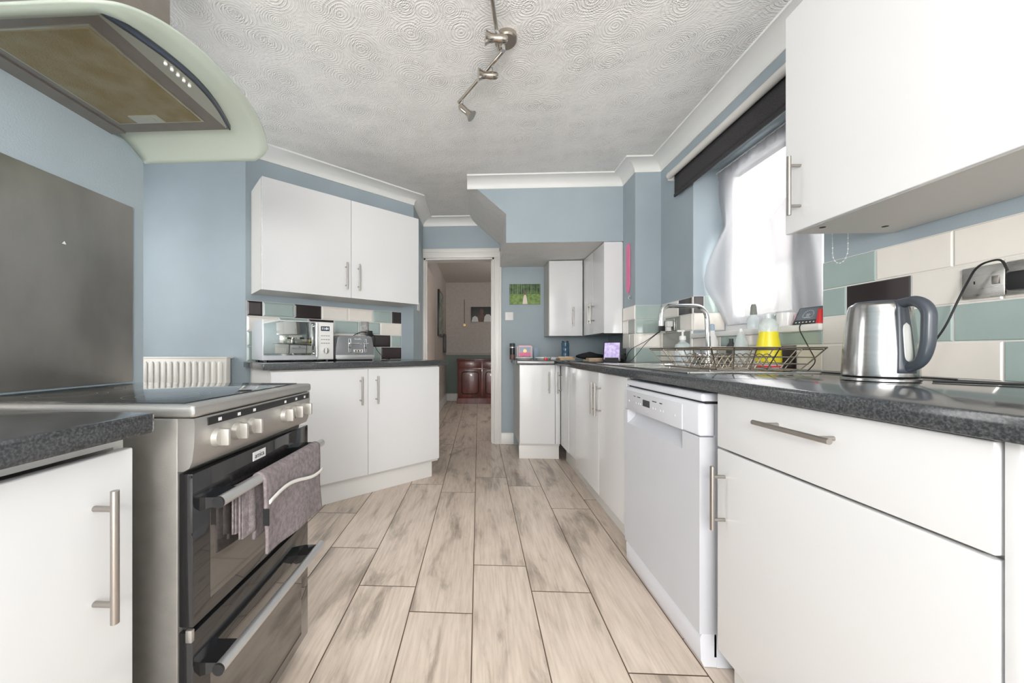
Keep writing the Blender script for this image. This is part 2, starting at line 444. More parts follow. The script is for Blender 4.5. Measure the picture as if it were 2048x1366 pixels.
# door frame (architrave + lining) and open door leaf
m = MB()
def arch(x0, x1, z0, z1, y, d): m.box(x0, x1, y-d, y, z0, z1, .003)
arch(DX1, DX1+.078, 0, DZ+.0, YF, .018); arch(DX1, DX1+.02, 0, DZ, YF, .024)
arch(XRET+.001, DX0, 0, DZ, YF, .018)
arch(XRET+.001, DX1+.078, DZ, DZ+.098, YF, .018); arch(XRET+.001, DX1+.078, DZ+.06, DZ+.098, YF, .024); arch(DX1+.055, DX1+.078, 0, DZ+.098, YF, .024)
m.box(DX1-.018, DX1, YF, YF+.14, 0, DZ); m.box(DX0, DX0+.018, YF, YF+.14, 0, DZ); m.box(DX0, DX1, YF, YF+.14, DZ-.018, DZ)
m.box(DX1-.03, DX1-.018, YF+.05, YF+.065, 0, DZ-.018); m.box(DX0+.018, DX0+.03, YF+.05, YF+.065, 0, DZ-.018)
df = struct(m.build('door_1', 'gloss_frame'))
m = MB(); m.box(-.62, -.585, YF+.15, YF+.89, .01, 1.98, .003)
lf = m.build('door_2', 'door_cream'); struct(lf)
m = MB(); 
for z in (.25, 1.0, 1.78): m.box(-.585, -.579, YF+.145, YF+.175, z, z+.09)
build_each(m, 'hinge', 'handle_steel', lf)

# hall beyond
m = MB(); m.box(-.78, -.66, YF+.12, 7.68, 0, 2.4); struct(m.build('wall_hall_left', 'hall_wall'))
m = MB(); m.box(-.78, 1.7, 7.55, 7.68, .93, 2.4, mi=0); m.box(-.78, 1.7, 7.55, 7.68, 0, .93, mi=1)
struct(m.build('wall_hall_far', ['hall_wall', 'hall_green']))
m = MB(); m.box(1.35, 1.5, YF+.12, 5.1, 0, 2.4); m.box(1.35, 1.5, 5.1, 6.2, 2.0, 2.4);m.box(1.35, 1.5, 5.1, 6.2, 0, .9); m.box(1.35, 1.5, 6.2, 7.55, 0, 2.4); struct(m.build('wall_hall_right', 'hall_wall'))  # the unseen opening in this wall is added to brighten the hall
struct(MB().box(-.78, 1.6, YF+.12, 7.68, 2.4, 2.5).build('ceiling_hall', 'hall_wall'))
sweep([(-.66, 7.55), (1.35, 7.55)], [(0, .93), (0, .985), (.02, .985), (.03, .97), (.018, .945), (.018, .93)], 'trim_3', 'hall_wall')
skirt([(-.66, YF+.9), (-.66, 7.55), (1.35, 7.55)], 'baseboard_hall', .15)

# window ------------------------------------------------------------
win = bpy.data.objects.new('window_1', None); COL.objects.link(win); struct(win)
win.location = (XR+.2, WY0, 1.115)
wW, wH = WY1-WY0, WZ1-1.115
m = MB(); t = .05
def fr(y0, y1, z0, z1, x=0, w=.05, d=.06):
    m.box(x, x+d, y0, y1, z0, z0+w, .004); m.box(x, x+d, y0, y1, z1-w, z1, .004)
    m.box(x, x+d, y0, y0+w, z0+w, z1-w, .004); m.box(x, x+d, y1-w, y1, z0+w, z1-w, .004)
fr(0, wW, 0, wH)
m.box(0, .06, .26, .33, .05, wH-.05, .004)
m.build('window_frame', 'mullion', win)
m = MB(); fr(.34, wW-.05, .05, wH-.05, -.015, .045, .05); fr(.05, .26, .05, wH-.05, -.015, .04, .05)
m.build('sash', 'mullion', win)
MB().box(.02, .026, .05, .26, .05, wH-.05).build('pane', 'pane_glass', win)
MB().box(.02, .026, .33, wW-.05, .05, wH-.05).build('pane', 'pane_glass', win)
struct(MB().box(XR-.022, XR+.2, WY0+.001, WY1-.001, WZ0, 1.115, .008).build('window_sill', 'sill'))

# wall tiles --------------------------------------------------------
CI = {'C': 0, 'G': 1, 'K': 2, 'O': 3}
PZ = .109
def tiles(name, origin, u, n, z0, rows, bevel, zmax=9, depth=.007, pitch=PZ):
    """rows from the bottom: lists of (s0,s1,colour)"""
    m = MB(); g = .0018; ux, uy = u; nx, ny = n; ox, oy = origin
    def P(s, d, z): return (ox+ux*s+nx*d, oy+uy*s+ny*d, z)
    for r, row in enumerate(rows):
        za, zb = z0+r*pitch, min(z0+(r+1)*pitch, zmax)
        smin, smax = min(q[0] for q in row), max(q[1] for q in row)
        d = depth*.6
        # grout bed
        a = [P(smin, 0, za), P(smax, 0, za), P(smax, 0, zb), P(smin, 0, zb)]; b = [P(smin, d, za), P(smax, d, za), P(smax, d, zb), P(smin, d, zb)]
        m.poly(b, 4)
        for i in range(4): m.poly([a[i], a[(i+1) % 4], b[(i+1) % 4], b[i]], 4)
        for s0, s1, c in row:
            x0, x1, y0, y1 = s0+g, s1-g, za+g, zb-g
            if x1-x0 < .004 or y1-y0 < .004: continue
            bv = min(bevel, (x1-x0)*.3, (y1-y0)*.3)
            lo = [P(x0, d, y0), P(x1, d, y0), P(x1, d, y1), P(x0, d, y1)]
            hi = [P(x0+bv, depth, y0+bv), P(x1-bv, depth, y0+bv), P(x1-bv, depth, y1-bv), P(x0+bv, depth, y1-bv)]
            mi = CI[c]; m.poly(hi, mi)
            for i in range(4): m.poly([lo[i], lo[(i+1) % 4], hi[(i+1) % 4], hi[i]], mi)
    return struct(m.build(name, ['cream_tile', 'green_tile', 'dark_tile', 'olive_tile', 'grout'], smooth=False))
ZW = .919
# right wall, near the camera (s = Y reversed is fine: use s=Y)
tiles('trim_4', (XR, 0), (0, 1), (-1, 0), ZW, [
    [(.20, .415, 'C'), (.415, .627, 'G'), (.627, .838, 'C'), (.838, 1.05, 'G'), (1.05, 1.26, 'C'), (1.26, 1.471, 'C'), (1.471, WY0, 'C')],
    [(.20, .519, 'C'), (.519, .731, 'G'), (.731, .942, 'C'), (.942, 1.154, 'G'), (1.154, 1.365, 'G'), (1.365, WY0, 'C')],
    [(.20, .415, 'G'), (.415, .627, 'C'), (.627, .838, 'K'), (.838, 1.05, 'C'), (1.05, 1.26, 'C'), (1.26, 1.471, 'K'), (1.471, WY0, 'G')],
    [(.20, .519, 'C'), (.519, .731, 'G'), (.731, .942, 'C'), (.942, 1.154, 'C'), (1.154, 1.365, 'C'), (1.365, WY0, 'G')]], .003)
tiles('trim_5', (XR, 0), (0, 1), (-1, 0), ZW, [
    [(WY0, 1.69, 'C'), (1.69, 1.855, 'K'), (1.855, 2.07, 'C'), (2.07, 2.28, 'C'), (2.28, WY1, 'G')],
    [(WY0, 1.788, 'G'), (1.788, 2.0, 'C'), (2.0, 2.2, 'G'), (2.2, WY1, 'C')]], .003, zmax=WZ0)
tiles('trim_6', (XR, 0), (0, 1), (-1, 0), ZW, [
    [(WY1, 2.69, 'C'), (2.69, 2.908, 'C')], [(WY1, 2.50, 'C'), (2.50, 2.87, 'O'), (2.87, 2.908, 'C')],
    [(WY1, 2.62, 'C'), (2.62, 2.83, 'O'), (2.83, 2.908, 'C')], [(WY1, 2.65, 'K'), (2.65, 2.875, 'C'), (2.875, 2.908, 'G')]], .004)
tiles('trim_7', (1.197, 2.908), (1, 0), (0, -1), ZW, [[(0, .186, 'G')], [(0, .186, 'C')], [(0, .186, 'G')], [(0, .186, 'G')]], .004)
tiles('trim_8', (1.197, 0), (0, 1), (-1, 0), ZW, [
    [(2.904, 3.07, 'G'), (3.07, 3.14, 'K')], [(2.904, 3.0, 'C'), (3.0, 3.14, 'C')],
    [(2.904, 3.03, 'O'), (3.03, 3.14, 'C')], [(2.904, 3.14, 'C')]], .003)
tiles('trim_9', (XR, WY1), (1, 0), (0, -1), 1.137, [[(0, .195, 'C')], [(0, .065, 'K'), (.065, .195, 'G')]], .004, zmax=1.358, pitch=.1105)
# diagonal wall
ZD = .93
tiles('trim_10', W(0), (U.x, U.y), (N.x, N.y), ZD+.001, [
    [(.005, .106, 'G'), (.106, .32, 'C'), (.32, .524, 'C'), (.524, .743, 'G'), (.743, .97, 'C'), (.97, 1.043, 'G'), (1.043, 1.25, 'K')],
    [(.005, .211, 'G'), (.211, .421, 'C'), (.421, .623, 'C'), (.623, .834, 'C'), (.834, .93, 'C'), (.93, 1.138, 'K'), (1.138, 1.25, 'G')],
    [(.005, .211, 'C'), (.211, .421, 'G'), (.421, .623, 'K'), (.623, .834, 'G'), (.834, 1.035, 'G'), (1.035, 1.25, 'C')],
    [(.005, .106, 'K'), (.106, .32, 'G'), (.32, .524, 'K'), (.524, .743, 'C'), (.743, .967, 'C'), (.967, 1.149, 'G'), (1.149, 1.25, 'K')]], .012, pitch=.1065, depth=.009)

# ------------------------------------------------------------------ kitchen units
HG = 'handle'
def bar_handle(parent, cx, z0, z1, y=0, r=.006, out=.035, horiz=False, x1=None, name='handle'):
    m = MB()
    if horiz:
        m.cyl((cx, y-out, z0), (x1, y-out, z0), r, n=16)
        for k in (cx+.03, x1-.03): m.cyl((k, y-out, z0), (k, y, z0), r*.8, n=12)
    else:
        m.cyl((cx, y-out, z0), (cx, y-out, z1), r, n=16)
        for k in (z0+.03, z1-.03): m.cyl((cx, y-out, k), (cx, y, k), r*.8, n=12)
    return m.build(name, 'handle_steel', parent)
def cabinet(name, label, cat, loc, rot, w, dep, z0, z1, doors, plinth=None, drawers=(), group=None, door_t=.019, door_z=None):
    t = thing(name, label, cat, (loc[0], loc[1], 0), rot, group)
    cz1 = z1 if door_z is None else z1
    m = MB(); y0 = door_t+.002; th = .018
    m.box(0, th, y0, dep, z0, z1); m.box(w-th, w, y0, dep, z0, z1); m.box(th, w-th, y0, dep, z0, z0+th); m.box(th, w-th, y0, dep, z1-th, z1); m.box(th, w-th, dep-.01, dep, z0+th, z1-th)
    m.build('carcass', 'carcass', t)
    for d in doors:
        x0, x1, a, b, hx, h0, h1 = d
        dm = MB().box(x0+.0015, x1-.0015, 0, door_t, a, b, .0035, seg=3).build('door', 'gloss_white', t)
        if hx is not None: bar_handle(dm, hx, h0, h1)
    for x0, x1, a, b, hx0, hx1, hz in drawers:
        dm = MB().box(x0+.0015, x1-.0015, 0, door_t, a, b, .0035, seg=3).build('drawer_front', 'gloss_white', t)
        bar_handle(dm, hx0, hz, hz, horiz=True, x1=hx1)
    if plinth:
        a, b, c = plinth
        MB().box(a, b, c, c+.016, 0.001, z0-.004 if z0 > .1 else z0, .001).build('plinth', 'plinth_white', t)
    return t
R90 = -PI/2; L90 = PI/2
# right run (facing -X): local x goes from far to near
cabinet('base_cabinet', 'white gloss drawer and door base unit nearest the camera on the right, under the kettle', 'cabinet',
        (.71, 1.145), R90, .60, .60, .115, .878,
        [(0, .60, .115, .712, .035, .484, .668)], (0, .60, .05), [(0, .60, .718, .876, .195, .395, .826)])
# end panel of the run
tag(MB().box(.715, 1.383, .522, .541, .001, .878, .001).build('end_panel', 'gloss_white'), 'tall white side panel closing the near end of the right hand units', 'panel')
cabinet('base_cabinet', 'white two-door sink base unit between the dishwasher and the far corner', 'cabinet',
        (.71, 2.765), R90, .945, .60, .13, .878,
        [(0, .53, .15, .876, .495, .625, .815), (.53, .945, .15, .876, .565, .625, .815)], (-.0, .945, .08))
cabinet('base_cabinet', 'white single-door corner unit facing left beside the sink unit', 'cabinet',
        (.75, 3.445), R90, .66, .42, .13, .878,
        [(.012, .30, .15, .876, .05, .62, .815)], (0.0, .66, .05))
MB().box(.302, .66, .004, .021, .15, .876, .008, seg=4).build('filler_panel', 'gloss_white', bpy.data.objects['base_cabinet.002'])
cabinet('base_cabinet', 'narrow white base unit facing the camera beneath the far corner worktop', 'cabinet',
        (.378, 3.45), 0, .368, .58, .13, .878,
        [(0, .325, .15, .876, .265, .62, .815)], (0.0, .368, .05))
MB().box(.327, .371, .002, .021, .15, .876, .002).build('corner_post', 'gloss_white', bpy.data.objects['base_cabinet.003'])
# right worktop, L shaped with a notch round the nib
m = MB()
pts = [(.35, 3.42), (.69, 3.42), (.69, .40), (XR-.001, .40), (XR-.001, 2.906), (1.195, 2.906), (1.195, 3.148), (XR-.001, 3.148), (XR-.001, YF-.001), (.35, YF-.001)]
m.prism(pts, .880, .918, bev=.006)
tag(m.build('worktop', 'worktop'), 'long L-shaped dark speckled worktop running under the window into the far corner', 'worktop')

# wall cabinets on the right
cabinet('wall_cabinet', 'large white wall cupboard above the kettle, nearest on the right', 'cabinet',
        (1.037, 1.312), R90, 1.0, .348, 1.397, 2.125, [(0, .60, 1.393, 2.125, .06, 1.44, 1.63), (.60, 1.0, 1.393, 2.125, .96, 1.44, 1.63)])
wc = bpy.data.objects['wall_cabinet']
m = MB(RZ(0))
for y in (.06, .25): m.cyl((.07, y, 1.3965), (.07, y, 1.3955), .008, n=16)
build_each(m, 'screw_cap', 'dark_gap', wc)
cabinet('wall_cabinet', 'white wall cupboard facing left, beside the pink strap in the far corner', 'cabinet',
        (1.040, 3.752), R90, .602, .345, 1.158, 1.905,
        [(.0, .30, 1.155, 1.905, .255, 1.25, 1.44), (.30, .60, 1.155, 1.905, .345, 1.25, 1.44)])
MB().box(.602, .612, 0, .147, 1.152, 1.908).build('end_panel', 'gloss_white', bpy.data.objects['wall_cabinet.001'])
cabinet('wall_cabinet', 'white wall cupboard facing the camera beside the forest canvas', 'cabinet',
        (.704, 3.755), 0, .334, .295, 1.158, 1.905, [(0, .332, 1.155, 1.905, .235, 1.25, 1.44)])

# diagonal run --------------------------------------------------------
bl = W(.027, .573)
cabinet('base_cabinet', 'white two-door base unit set at an angle below the microwave', 'cabinet',
        bl, PHI, 1.228, .56, .13, .888, [(0, .614, .15, .880, .555, .638, .83), (.614, 1.228, .15, .880, .672, .638, .83)], (0, 1.19, .05))
m = MB()
m.prism([W(-.02, .60), W(1.325, .60), W(1.384, .02), W(1.381, .001), W(.0, .001), W(-.02, .04)], .892, ZD, bev=.006)
tag(m.build('worktop', 'worktop'), 'angled dark speckled worktop carrying the microwave and toaster', 'worktop')
ul = W(.0, .33)
U0 = Vector((-.504, 3.133)); ulp = U0-U*1.20
cabinet('wall_cabinet', 'wide white two-door wall cupboard above the microwave', 'cabinet',
        (ulp.x, ulp.y), PHI, 1.20, .325, 1.401, 2.122, [(0, .60, 1.397, 2.122, .555, 1.454, 1.65), (.60, 1.20, 1.397, 2.122, .652, 1.454, 1.65)])

# near left unit (facing +X)
cabinet('base_cabinet', 'white base unit with one bar handle at the lower left, beside the cooker', 'cabinet',
        (-.627, .05), L90, .60, .565, .13, .848, [(0, .60, .15, .826, .53, .557, .773)], (0, .60, .05))
m = MB(); m.prism([(-1.199, .0), (-.589, .0), (-.589, .653), (-1.199, .653)], .852, .890, bev=.007)
tag(m.build('worktop', 'worktop'), 'short dark speckled worktop at lower left before the cooker', 'worktop')

# ------------------------------------------------------------------ cooker
ck = thing('cooker', 'freestanding stainless steel double oven cooker with ceramic hob', 'cooker', (-.57, .716, 0), L90)
cw = .507
MB().box(0, cw, .03, .60, .03, .866, .003).build('body', 'cooker_side', ck)
m = MB()
for x in (.04, cw-.04):
    for y in (.08, .55): m.cyl((x, y, 0), (x, y, .03), .018)
build_each(m, 'foot', 'black_plastic', ck)
m = MB(); m.box(-.006, cw+.006, -.008, .605, .868, .893, .009, seg=3); m.build('hob_frame', 'cooker_silver', ck)
hg = MB().box(.018, cw-.018, .03, .58, .8925, .8955, .001).build('hob_glass', 'black_glass', ck)
m = MB()
for x, y, r in ((.14, .17, .085), (.37, .17, .07), (.14, .42, .07), (.37, .42, .085)):
    for rr in (r, r*.72):
        n = 48
        for k in range(n):
            a, b = 2*PI*k/n, 2*PI*(k+1)/n
            m.poly([(x+math.cos(a)*rr, y+math.sin(a)*rr, .8957), (x+math.cos(b)*rr, y+math.sin(b)*rr, .8957), (x+math.cos(b)*(rr-.0015), y+math.sin(b)*(rr-.0015), .8957), (x+math.cos(a)*(rr-.0015), y+math.sin(a)*(rr-.0015), .8957)])
build_each(m, 'cooking_zone', 'silver_paint', hg)
# curved control panel
prof = [(.03, .866), (-.004, .866), (-.006, .85), (-.004, .81), (.0, .78), (.006, .766), (.018, .760), (.03, .760)]
m = MB(); m.prism(prof, 0, cw, axis='x')
cp = m.build('control_panel', 'cooker_silver', ck)
m = MB(); m.box(.035, .495, -.0075, -.004, .846, .862); cs = m.build('control_strip', 'black_plastic', cp)
m = MB()
for x in (.07, .135, .195, .345, .41, .465): m.box(x-.005, x+.005, -.0082, -.0074, .850, .857)
build_each(m, 'symbol', 'paper_white', cs)
for x in (.066, .13, .188, .345, .405, .462):
    m = MB(); m.cyl((x, -.003, .815), (x, -.016, .815), .021, .019, n=28); m.box(x-.005, x+.005, -.033, -.014, .797, .833, .003)
    build_each(m, 'knob', 'knob', cp)
def oven_door(z0, z1, hz):
    d = MB().box(.002, cw-.002, .0, .03, z0, z1, .003).build('oven_door', 'black_glass', ck)
    MB().box(.05, cw-.05, -.0006, .0005, z0+.03, z1-.085).build('oven_window', 'oven_window', d)
    h = MB().cyl((.015, -.045, hz), (cw-.0, -.045, hz), .0115, n=24).build('handle', 'silver_paint', d)
    for x0 in (.02, cw-.085):
        m = MB(); m.prism([(.0, hz+.006), (-.044, hz+.008), (-.044, hz-.006), (0, hz-.022)], x0, x0+.065, axis='x'); build_each(m, 'bracket', 'black_glass', h)
    MB().cyl((.011, -.045, hz), (.0155, -.045, hz), .0118, n=24).build('end_cap', 'black_plastic', h)
    return d
d1 = oven_door(.447, .755, .695)
d2 = oven_door(.06, .436, .357)
MB().box(.012, cw-.012, .012, .03, .436, .447).build('door_gap', 'dark_gap', ck)
b = MB().box(.20, .255, -.0012, 0, .722, .744).build('badge', 'paper_white', d1)
text_part('lettering', 'amica', .018, T(.2275, -.0013, .733) @ RX(PI/2), 'dark_grey_plastic', b)
m = MB(); m.box(-.003, .006, -.001, .012, .420, .445, .002); m.build('hinge_clip', 'cooker_silver', ck)

# towel ----------------------------------------------------------------
m = MB(T(-.57, .716, 0) @ RZ(L90))
def towel_fn(x0, x1, zfront, zback, rr, yoff=0, amp=.004, skew=0):
    def fn(u, v):
        x = x0+(x1-x0)*u
        L1 = .695-(zback+(skew*u)); L2 = PI*rr; L3 = .695-(zfront-.02*u)
        s = v*(L1+L2+L3)
        if s < L1: y = -.045+rr; z = .695-(L1-s); k = (L1-s)/.2
        elif s < L1+L2:
            a = (s-L1)/rr; y = -.045+rr*math.cos(a); z = .695+rr*math.sin(a); k = 0
        else: y = -.045-rr; z = .695-(s-L1-L2); k = (s-L1-L2)/.2
        y += yoff*(1 if y > -.045 else -1)*0 + amp*k*math.sin(9*u+2.2*v*3)*(1 if s > L1+L2 else .4)
        return (x+.004*k*math.sin(5*v*3), y-.006*max(0, k)*(1 if s > L1+L2 else 0), z)
    return fn
m.grid(towel_fn(.150, .458, .515, .55, .0165), 40, 70)
tw = m.build('tea_towel', 'towel', solid=.006, ang=80); tag(tw, 'grey and mauve waffle towel with a white stripe hanging over the upper oven handle', 'towel')
m = MB(T(-.57, .716, 0) @ RZ(L90))
for i in range(28):
    u0, u1 = i/28, (i+1)/28
    def q(u):
        x = .150+.308*u; z = .640+.012*math.sin(u*5.5)-.006*u
        k = (.695-z)/.2
        return x, -.045-.0165-.0052-.006*k+.004*k*math.sin(9*u+4.2), z
    a, b = q(u0), q(u1)
    m.poly([(a[0], a[1]-.0026, a[2]-.0045), (b[0], b[1]-.0026, b[2]-.0045), (b[0], b[1]-.0026, b[2]+.0045), (a[0], a[1]-.0026, a[2]+.0045)])
m.build('stripe', 'towel_white', tw, solid=.003, offset=0)
# gathered folds of the back half, seen below the bar at the near end
m = MB(T(-.57, .716, 0) @ RZ(L90))
for j, (yy, zb) in enumerate(((-.026, .572), (-.010, .583))):
    def ff(u, v, yy=yy, zb=zb):
        a = -PI*v+0*PI
        r = .0075
        z = zb+(.69-zb)*u if True else 0
        return (.105+.06*v, yy+r*math.sin(v*2*PI)*(1-.3*u), z)
    m.grid(ff, 10, 14)
    m.box(.113, .22, yy-.005, yy+.005, zb-.004, .69, .004)
m.build('fold', 'towel', tw, solid=.004)
m = MB(T(-.57, .716, 0) @ RZ(L90)); m.box(.147, .150, -.072, -.058, .585, .625); tb = m.build('care_tag', 'black_fabric', tw)

# splashback ------------------------------------------------------------
sp = MB().box(XL+.0005, XL+.006, .45, 1.234, .897, 1.498, .001).build('splashback', 'splash_steel')
tag(sp, 'brushed stainless steel splashback panel on the wall behind the cooker', 'splashback')
MB(T(XL+.006, 1.02, 1.31)).prism([(-.006, 0), (.005, 0), (0, .008)], 0, .0006, axis='x').build('paint_chip', 'white_paint_chip', sp)

# cooker hood --------------------------------------------------------------
hd = thing('cooker_hood', 'chimney cooker hood with curved green-tinted glass canopy', 'hood', (XL, .985, 1.715))
def hoodx(t):   # front edge of glass, t in -1..1 from near to far, X local to wall
    return .46+.062*(1-abs(t)**2.2)-(.05*max(0, (abs(t)-.88)/.12)**2)
def hz(t): return -.04+.065*(1-abs(t)**3.6)
m = MB()
def gl(u, v):
    t = -1+2*u
    return (v*hoodx(t), t*.3, hz(t))
m.grid(gl, 60, 14)
g = m.build('glass_canopy', 'hood_glass', hd, solid=.006, offset=1)
def arc(k, n=24, x0=.40, bul=.050):
    return [(x0+bul*math.sin(PI*i/n), -.249+.427*i/n) for i in range(n+1)]
m = MB(); pts = [(.001, -.249)]+arc(0)+[(.001, .178)]
m.prism(pts, 0, .016); body = m.build('hood_body', 'hood_steel', hd)
m = MB()
A = arc(0)
for i in range(len(A)-1):
    (xa, ya), (xb, yb) = A[i], A[i+1]
    m.poly([(xa-.001, ya, -.003), (xb-.001, yb, -.003), (xb+.003, yb, -.002), (xa+.003, ya, -.002)])
    m.poly([(xa+.003, ya, -.002), (xb+.003, yb, -.002), (xb+.003, yb, .012), (xa+.003, ya, .012)])
m.build('edge_trim', 'hood_edge', body, solid=.002)
# front control plate: between chord and arc
m = MB(); pl = [(.396, -.235), (.396, .166)]+[(x-.004, y) for x, y in arc(0)[::-1]][1:-1]
m.prism(pl, -.003, -.0005); pt = m.build('control_plate', 'hood_plate', body)
for k in range(5):
    MB().lathe([(0, 0), (.004, 0), (.004, -.003), (.003, -.005), (0, -.005)], (.428, -.10+k*.019, -.003), 16).build('button', 'paper_white', pt)
m = MB(); m.box(.078, .351, -.211, .131, -.003, 0)
ff_ = m.build('filter_frame', 'hood_plate', body)
fl = MB().box(.084, .345, -.205, .125, -.005, -.003).build('grease_filter', 'filter', ff_)
m = MB(); m.box(.145, .235, .088, .123, -.0075, -.005); lt = m.build('filter_latch', 'hood_plate', fl)
MB().box(.180, .215, .097, .113, -.009, -.0075).build('latch_tab', 'hood_plate', lt)
m = MB(); m.box(.0, .05, -.249, .178, -.004, 0); m.build('rear_rail', 'hood_steel', body)
MB().box(.001, .25, -.11, .12, .036, ZC-1.716).build('chimney', 'hood_steel', hd)

# radiator -----------------------------------------------------------------------
rd = thing('radiator', 'cream panel radiator on the alcove wall behind the cooker', 'radiator', (-2.02, 2.512, .36))
rw = .62
MB().box(-.29, .29+.03, -.075, -.03, 0, .6, .006).build('panel', 'radiator', rd)
m = MB(); 
for k in range(13):
    x = -.265+k*.044
    m.prism([(x, .03), (x+.006, .022), (x+.024, .022), (x+.030, .03), (x+.030, .562), (x+.024, .572), (x+.006, .572), (x, .562)], -.0815, -.074, axis='y', bev=.002)
m.build('flutes', 'radiator', rd)
MB().box(-.295, .325, -.078, -.0, .592, .604, .003).build('top_grille', 'radiator', rd)
m = MB(); m.box(-.2, -.17, -.03, 0, .1, .5); m.box(.17, .2, -.03, 0, .1, .5); build_each(m, 'bracket', 'radiator', rd)

# ------------------------------------------------------------------ dishwasher
dw = thing('dishwasher', 'white freestanding dishwasher with small display and recessed grip', 'dishwasher', (.697, 1.81, 0), R90)
w = .60
MB().box(.004, w-.004, .045, .60, .03, .835, .003).build('body', 'appliance_white', dw)
MB().box(0, w, .008, .60, .841, .868, .009, seg=4).build('lid', 'appliance_white', dw)
MB().box(.004, w-.004, .02, .1, .834, .842).build('seam', 'dark_gap', dw)
MB().box(0, w, .0, .05, .731, .835, .010, seg=4).build('control_panel', 'appliance_white', dw)
pan = bpy.data.objects['control_panel.001']
m = MB(); m.box(.028, .502, -.0025, .003, .733, .820, .002); fc = m.build('fascia', 'appliance_front', pan)
m = MB(); m.box(.20, .262, -.0035, -.0024, .770, .797); m.build('display', 'dark_grey_plastic', fc)
m = MB()
for x0, x1 in ((.108, .126), (.145, .175), (.285, .320), (.345, .365)): m.box(x0, x1, -.0032, -.0024, .7995, .803)
build_each(m, 'marking', 'black_plastic', fc)
m = MB()
for x in (.058, .13, .155, .175, .29, .31, .35, .372, .455): m.box(x-.004, x+.004, -.0042, -.0024, .770, .778, .0008)
build_each(m, 'button', 'appliance_front', fc)
text_part('lettering', 'Hotpoint', .013, T(.232, -.0027, .750) @ RX(PI/2), 'micro_silver', fc)
# door with recessed grip
m = MB(); dz0, dz1, gx0, gx1, gz = .108, .729, .03, .50, .668
m.box(0, gx0, 0, .05, gz, dz1); m.box(gx1, w, 0, .05, gz, dz1); m.box(0, w, 0, .05, dz0, gz)
m.prism([(0, gz), (.05, gz), (.05, dz1), (.042, dz1), (.034, gz+.03), (.012, gz+.006)], gx0, gx1, axis='x')
do = m.build('door', 'appliance_front', dw)
m = MB(); m.prism([(.012, .0), (.003, .02), (-.0, .09), (.006, .104), (.05, .104), (.05, 0)], .004, w-.004, axis='x'); 
m.build('kick_plate', 'appliance_white', dw).location = (0, .004, .0015)
MB().box(.007, w-.007, .056, .60, .0015, .104, .004).build('base', 'appliance_white', dw)
m = MB(); m.prism([(.054, .0015), (.054, .19), (.065, .2), (.598, .2), (.598, .0015)], w-.0065, w-.0018, axis='x'); m.build('side_cover', 'appliance_white', dw)

# ------------------------------------------------------------------ sink, tap
m = MB()
def shell(x0, x1, y0, y1, z, rim):
    return [(x0, y0), (x1, y0), (x1, y1), (x0, y1)]
sx0, sx1, sy0, sy1 = .765, 1.235, 1.40, 2.46; zt = .922
bx = (.81, 1.17, 1.99, 2.40)
# top sheet as frame around bowl
def q4(x0, x1, y0, y1, z): m.poly([(x0, y0, z), (x1, y0, z), (x1, y1, z), (x0, y1, z)])
q4(sx0, sx1, bx[3], sy1, zt); q4(sx0, bx[0], bx[2], bx[3], zt); q4(bx[1], sx1, bx[2], bx[3], zt)
q4(sx0, sx1, sy0, sy0+.02, zt+.001); q4(sx0, sx0+.02, sy0+.02, bx[2], zt+.001); q4(sx1-.05, sx1, sy0+.02, bx[2], zt+.001); q4(sx0+.02, sx1-.05, sy0+.02, bx[2], zt-.0025)
m.box(sx0, sx1, sy0, sy0+.008, .9185, zt+.003, .002); m.box(sx0, sx0+.008, sy0, sy1, .9185, zt+.003, .002); m.box(sx1-.008, sx1, sy0, sy1, .9185, zt+.003, .002); m.box(sx0, sx1, sy1-.008, sy1, .9185, zt+.003, .002)
b0 = .881
for k in range(4):
    c = [(bx[0], bx[2]), (bx[1], bx[2]), (bx[1], bx[3]), (bx[0], bx[3])]; a, b = c[k], c[(k+1) % 4]
    m.poly([(a[0], a[1], zt), (b[0], b[1], zt), (b[0], b[1], .9187), (a[0], a[1], .9187)])
q4(bx[0], bx[1], bx[2], bx[3], .9188)
sk = m.build('sink', 'sink_steel', smooth=False); tag(sk, 'stainless steel inset sink with drainer set in the worktop below the window', 'sink')
m = MB()
for k in range(9): m.box(sx0+.05+k*.037, sx0+.062+k*.037, sy0+.05, 1.95, .9195, .9222, .001)
build_each(m, 'drainer_ridge', 'sink_steel', sk)

tp = thing('tap', 'tall chrome mixer tap with square swan neck at the sink', 'tap', (1.275, 2.13, .918), 0)
def smooth_path(pts, r=.05, n=8):
    P = [Vector(p) for p in pts]; out = [P[0]]
    for i in range(1, len(P)-1):
        a, b, c = P[i-1], P[i], P[i+1]; u = (a-b).normalized(); v = (c-b).normalized()
        rr = min(r, (a-b).length*.49, (c-b).length*.49); s, e = b+u*rr, b+v*rr
        for k in range(n+1):
            t = k/n; out.append(s*(1-t)**2+b*2*t*(1-t)+e*t*t)
    out.append(P[-1]); return out
m = MB(); m.lathe([(.028, 0), (.028, .006), (.022, .012), (.021, .10), (.017, .11)], n=28); m.build('base', 'chrome', tp)
m = MB(); m.tube(smooth_path([(0, 0, .10), (-.01, 0, .335), (-.255, -.01, .335), (-.262, -.01, .25)], .075, 12), .0125, 18); sp_ = m.build('spout', 'chrome', tp)
MB().cyl((-.262, -.01, .252), (-.263, -.01, .225), .0155, n=20).build('aerator', 'chrome', sp_)
m = MB(); m.cyl((-.05, 0, .055), (.05, -.0, .055), .014, n=18); m.cyl((.05, 0, .055), (.075, -.0, .055), .02, n=18); m.cyl((-.05, 0, .055), (-.07, 0, .055), .02, n=18); m.build('lever', 'chrome', tp)

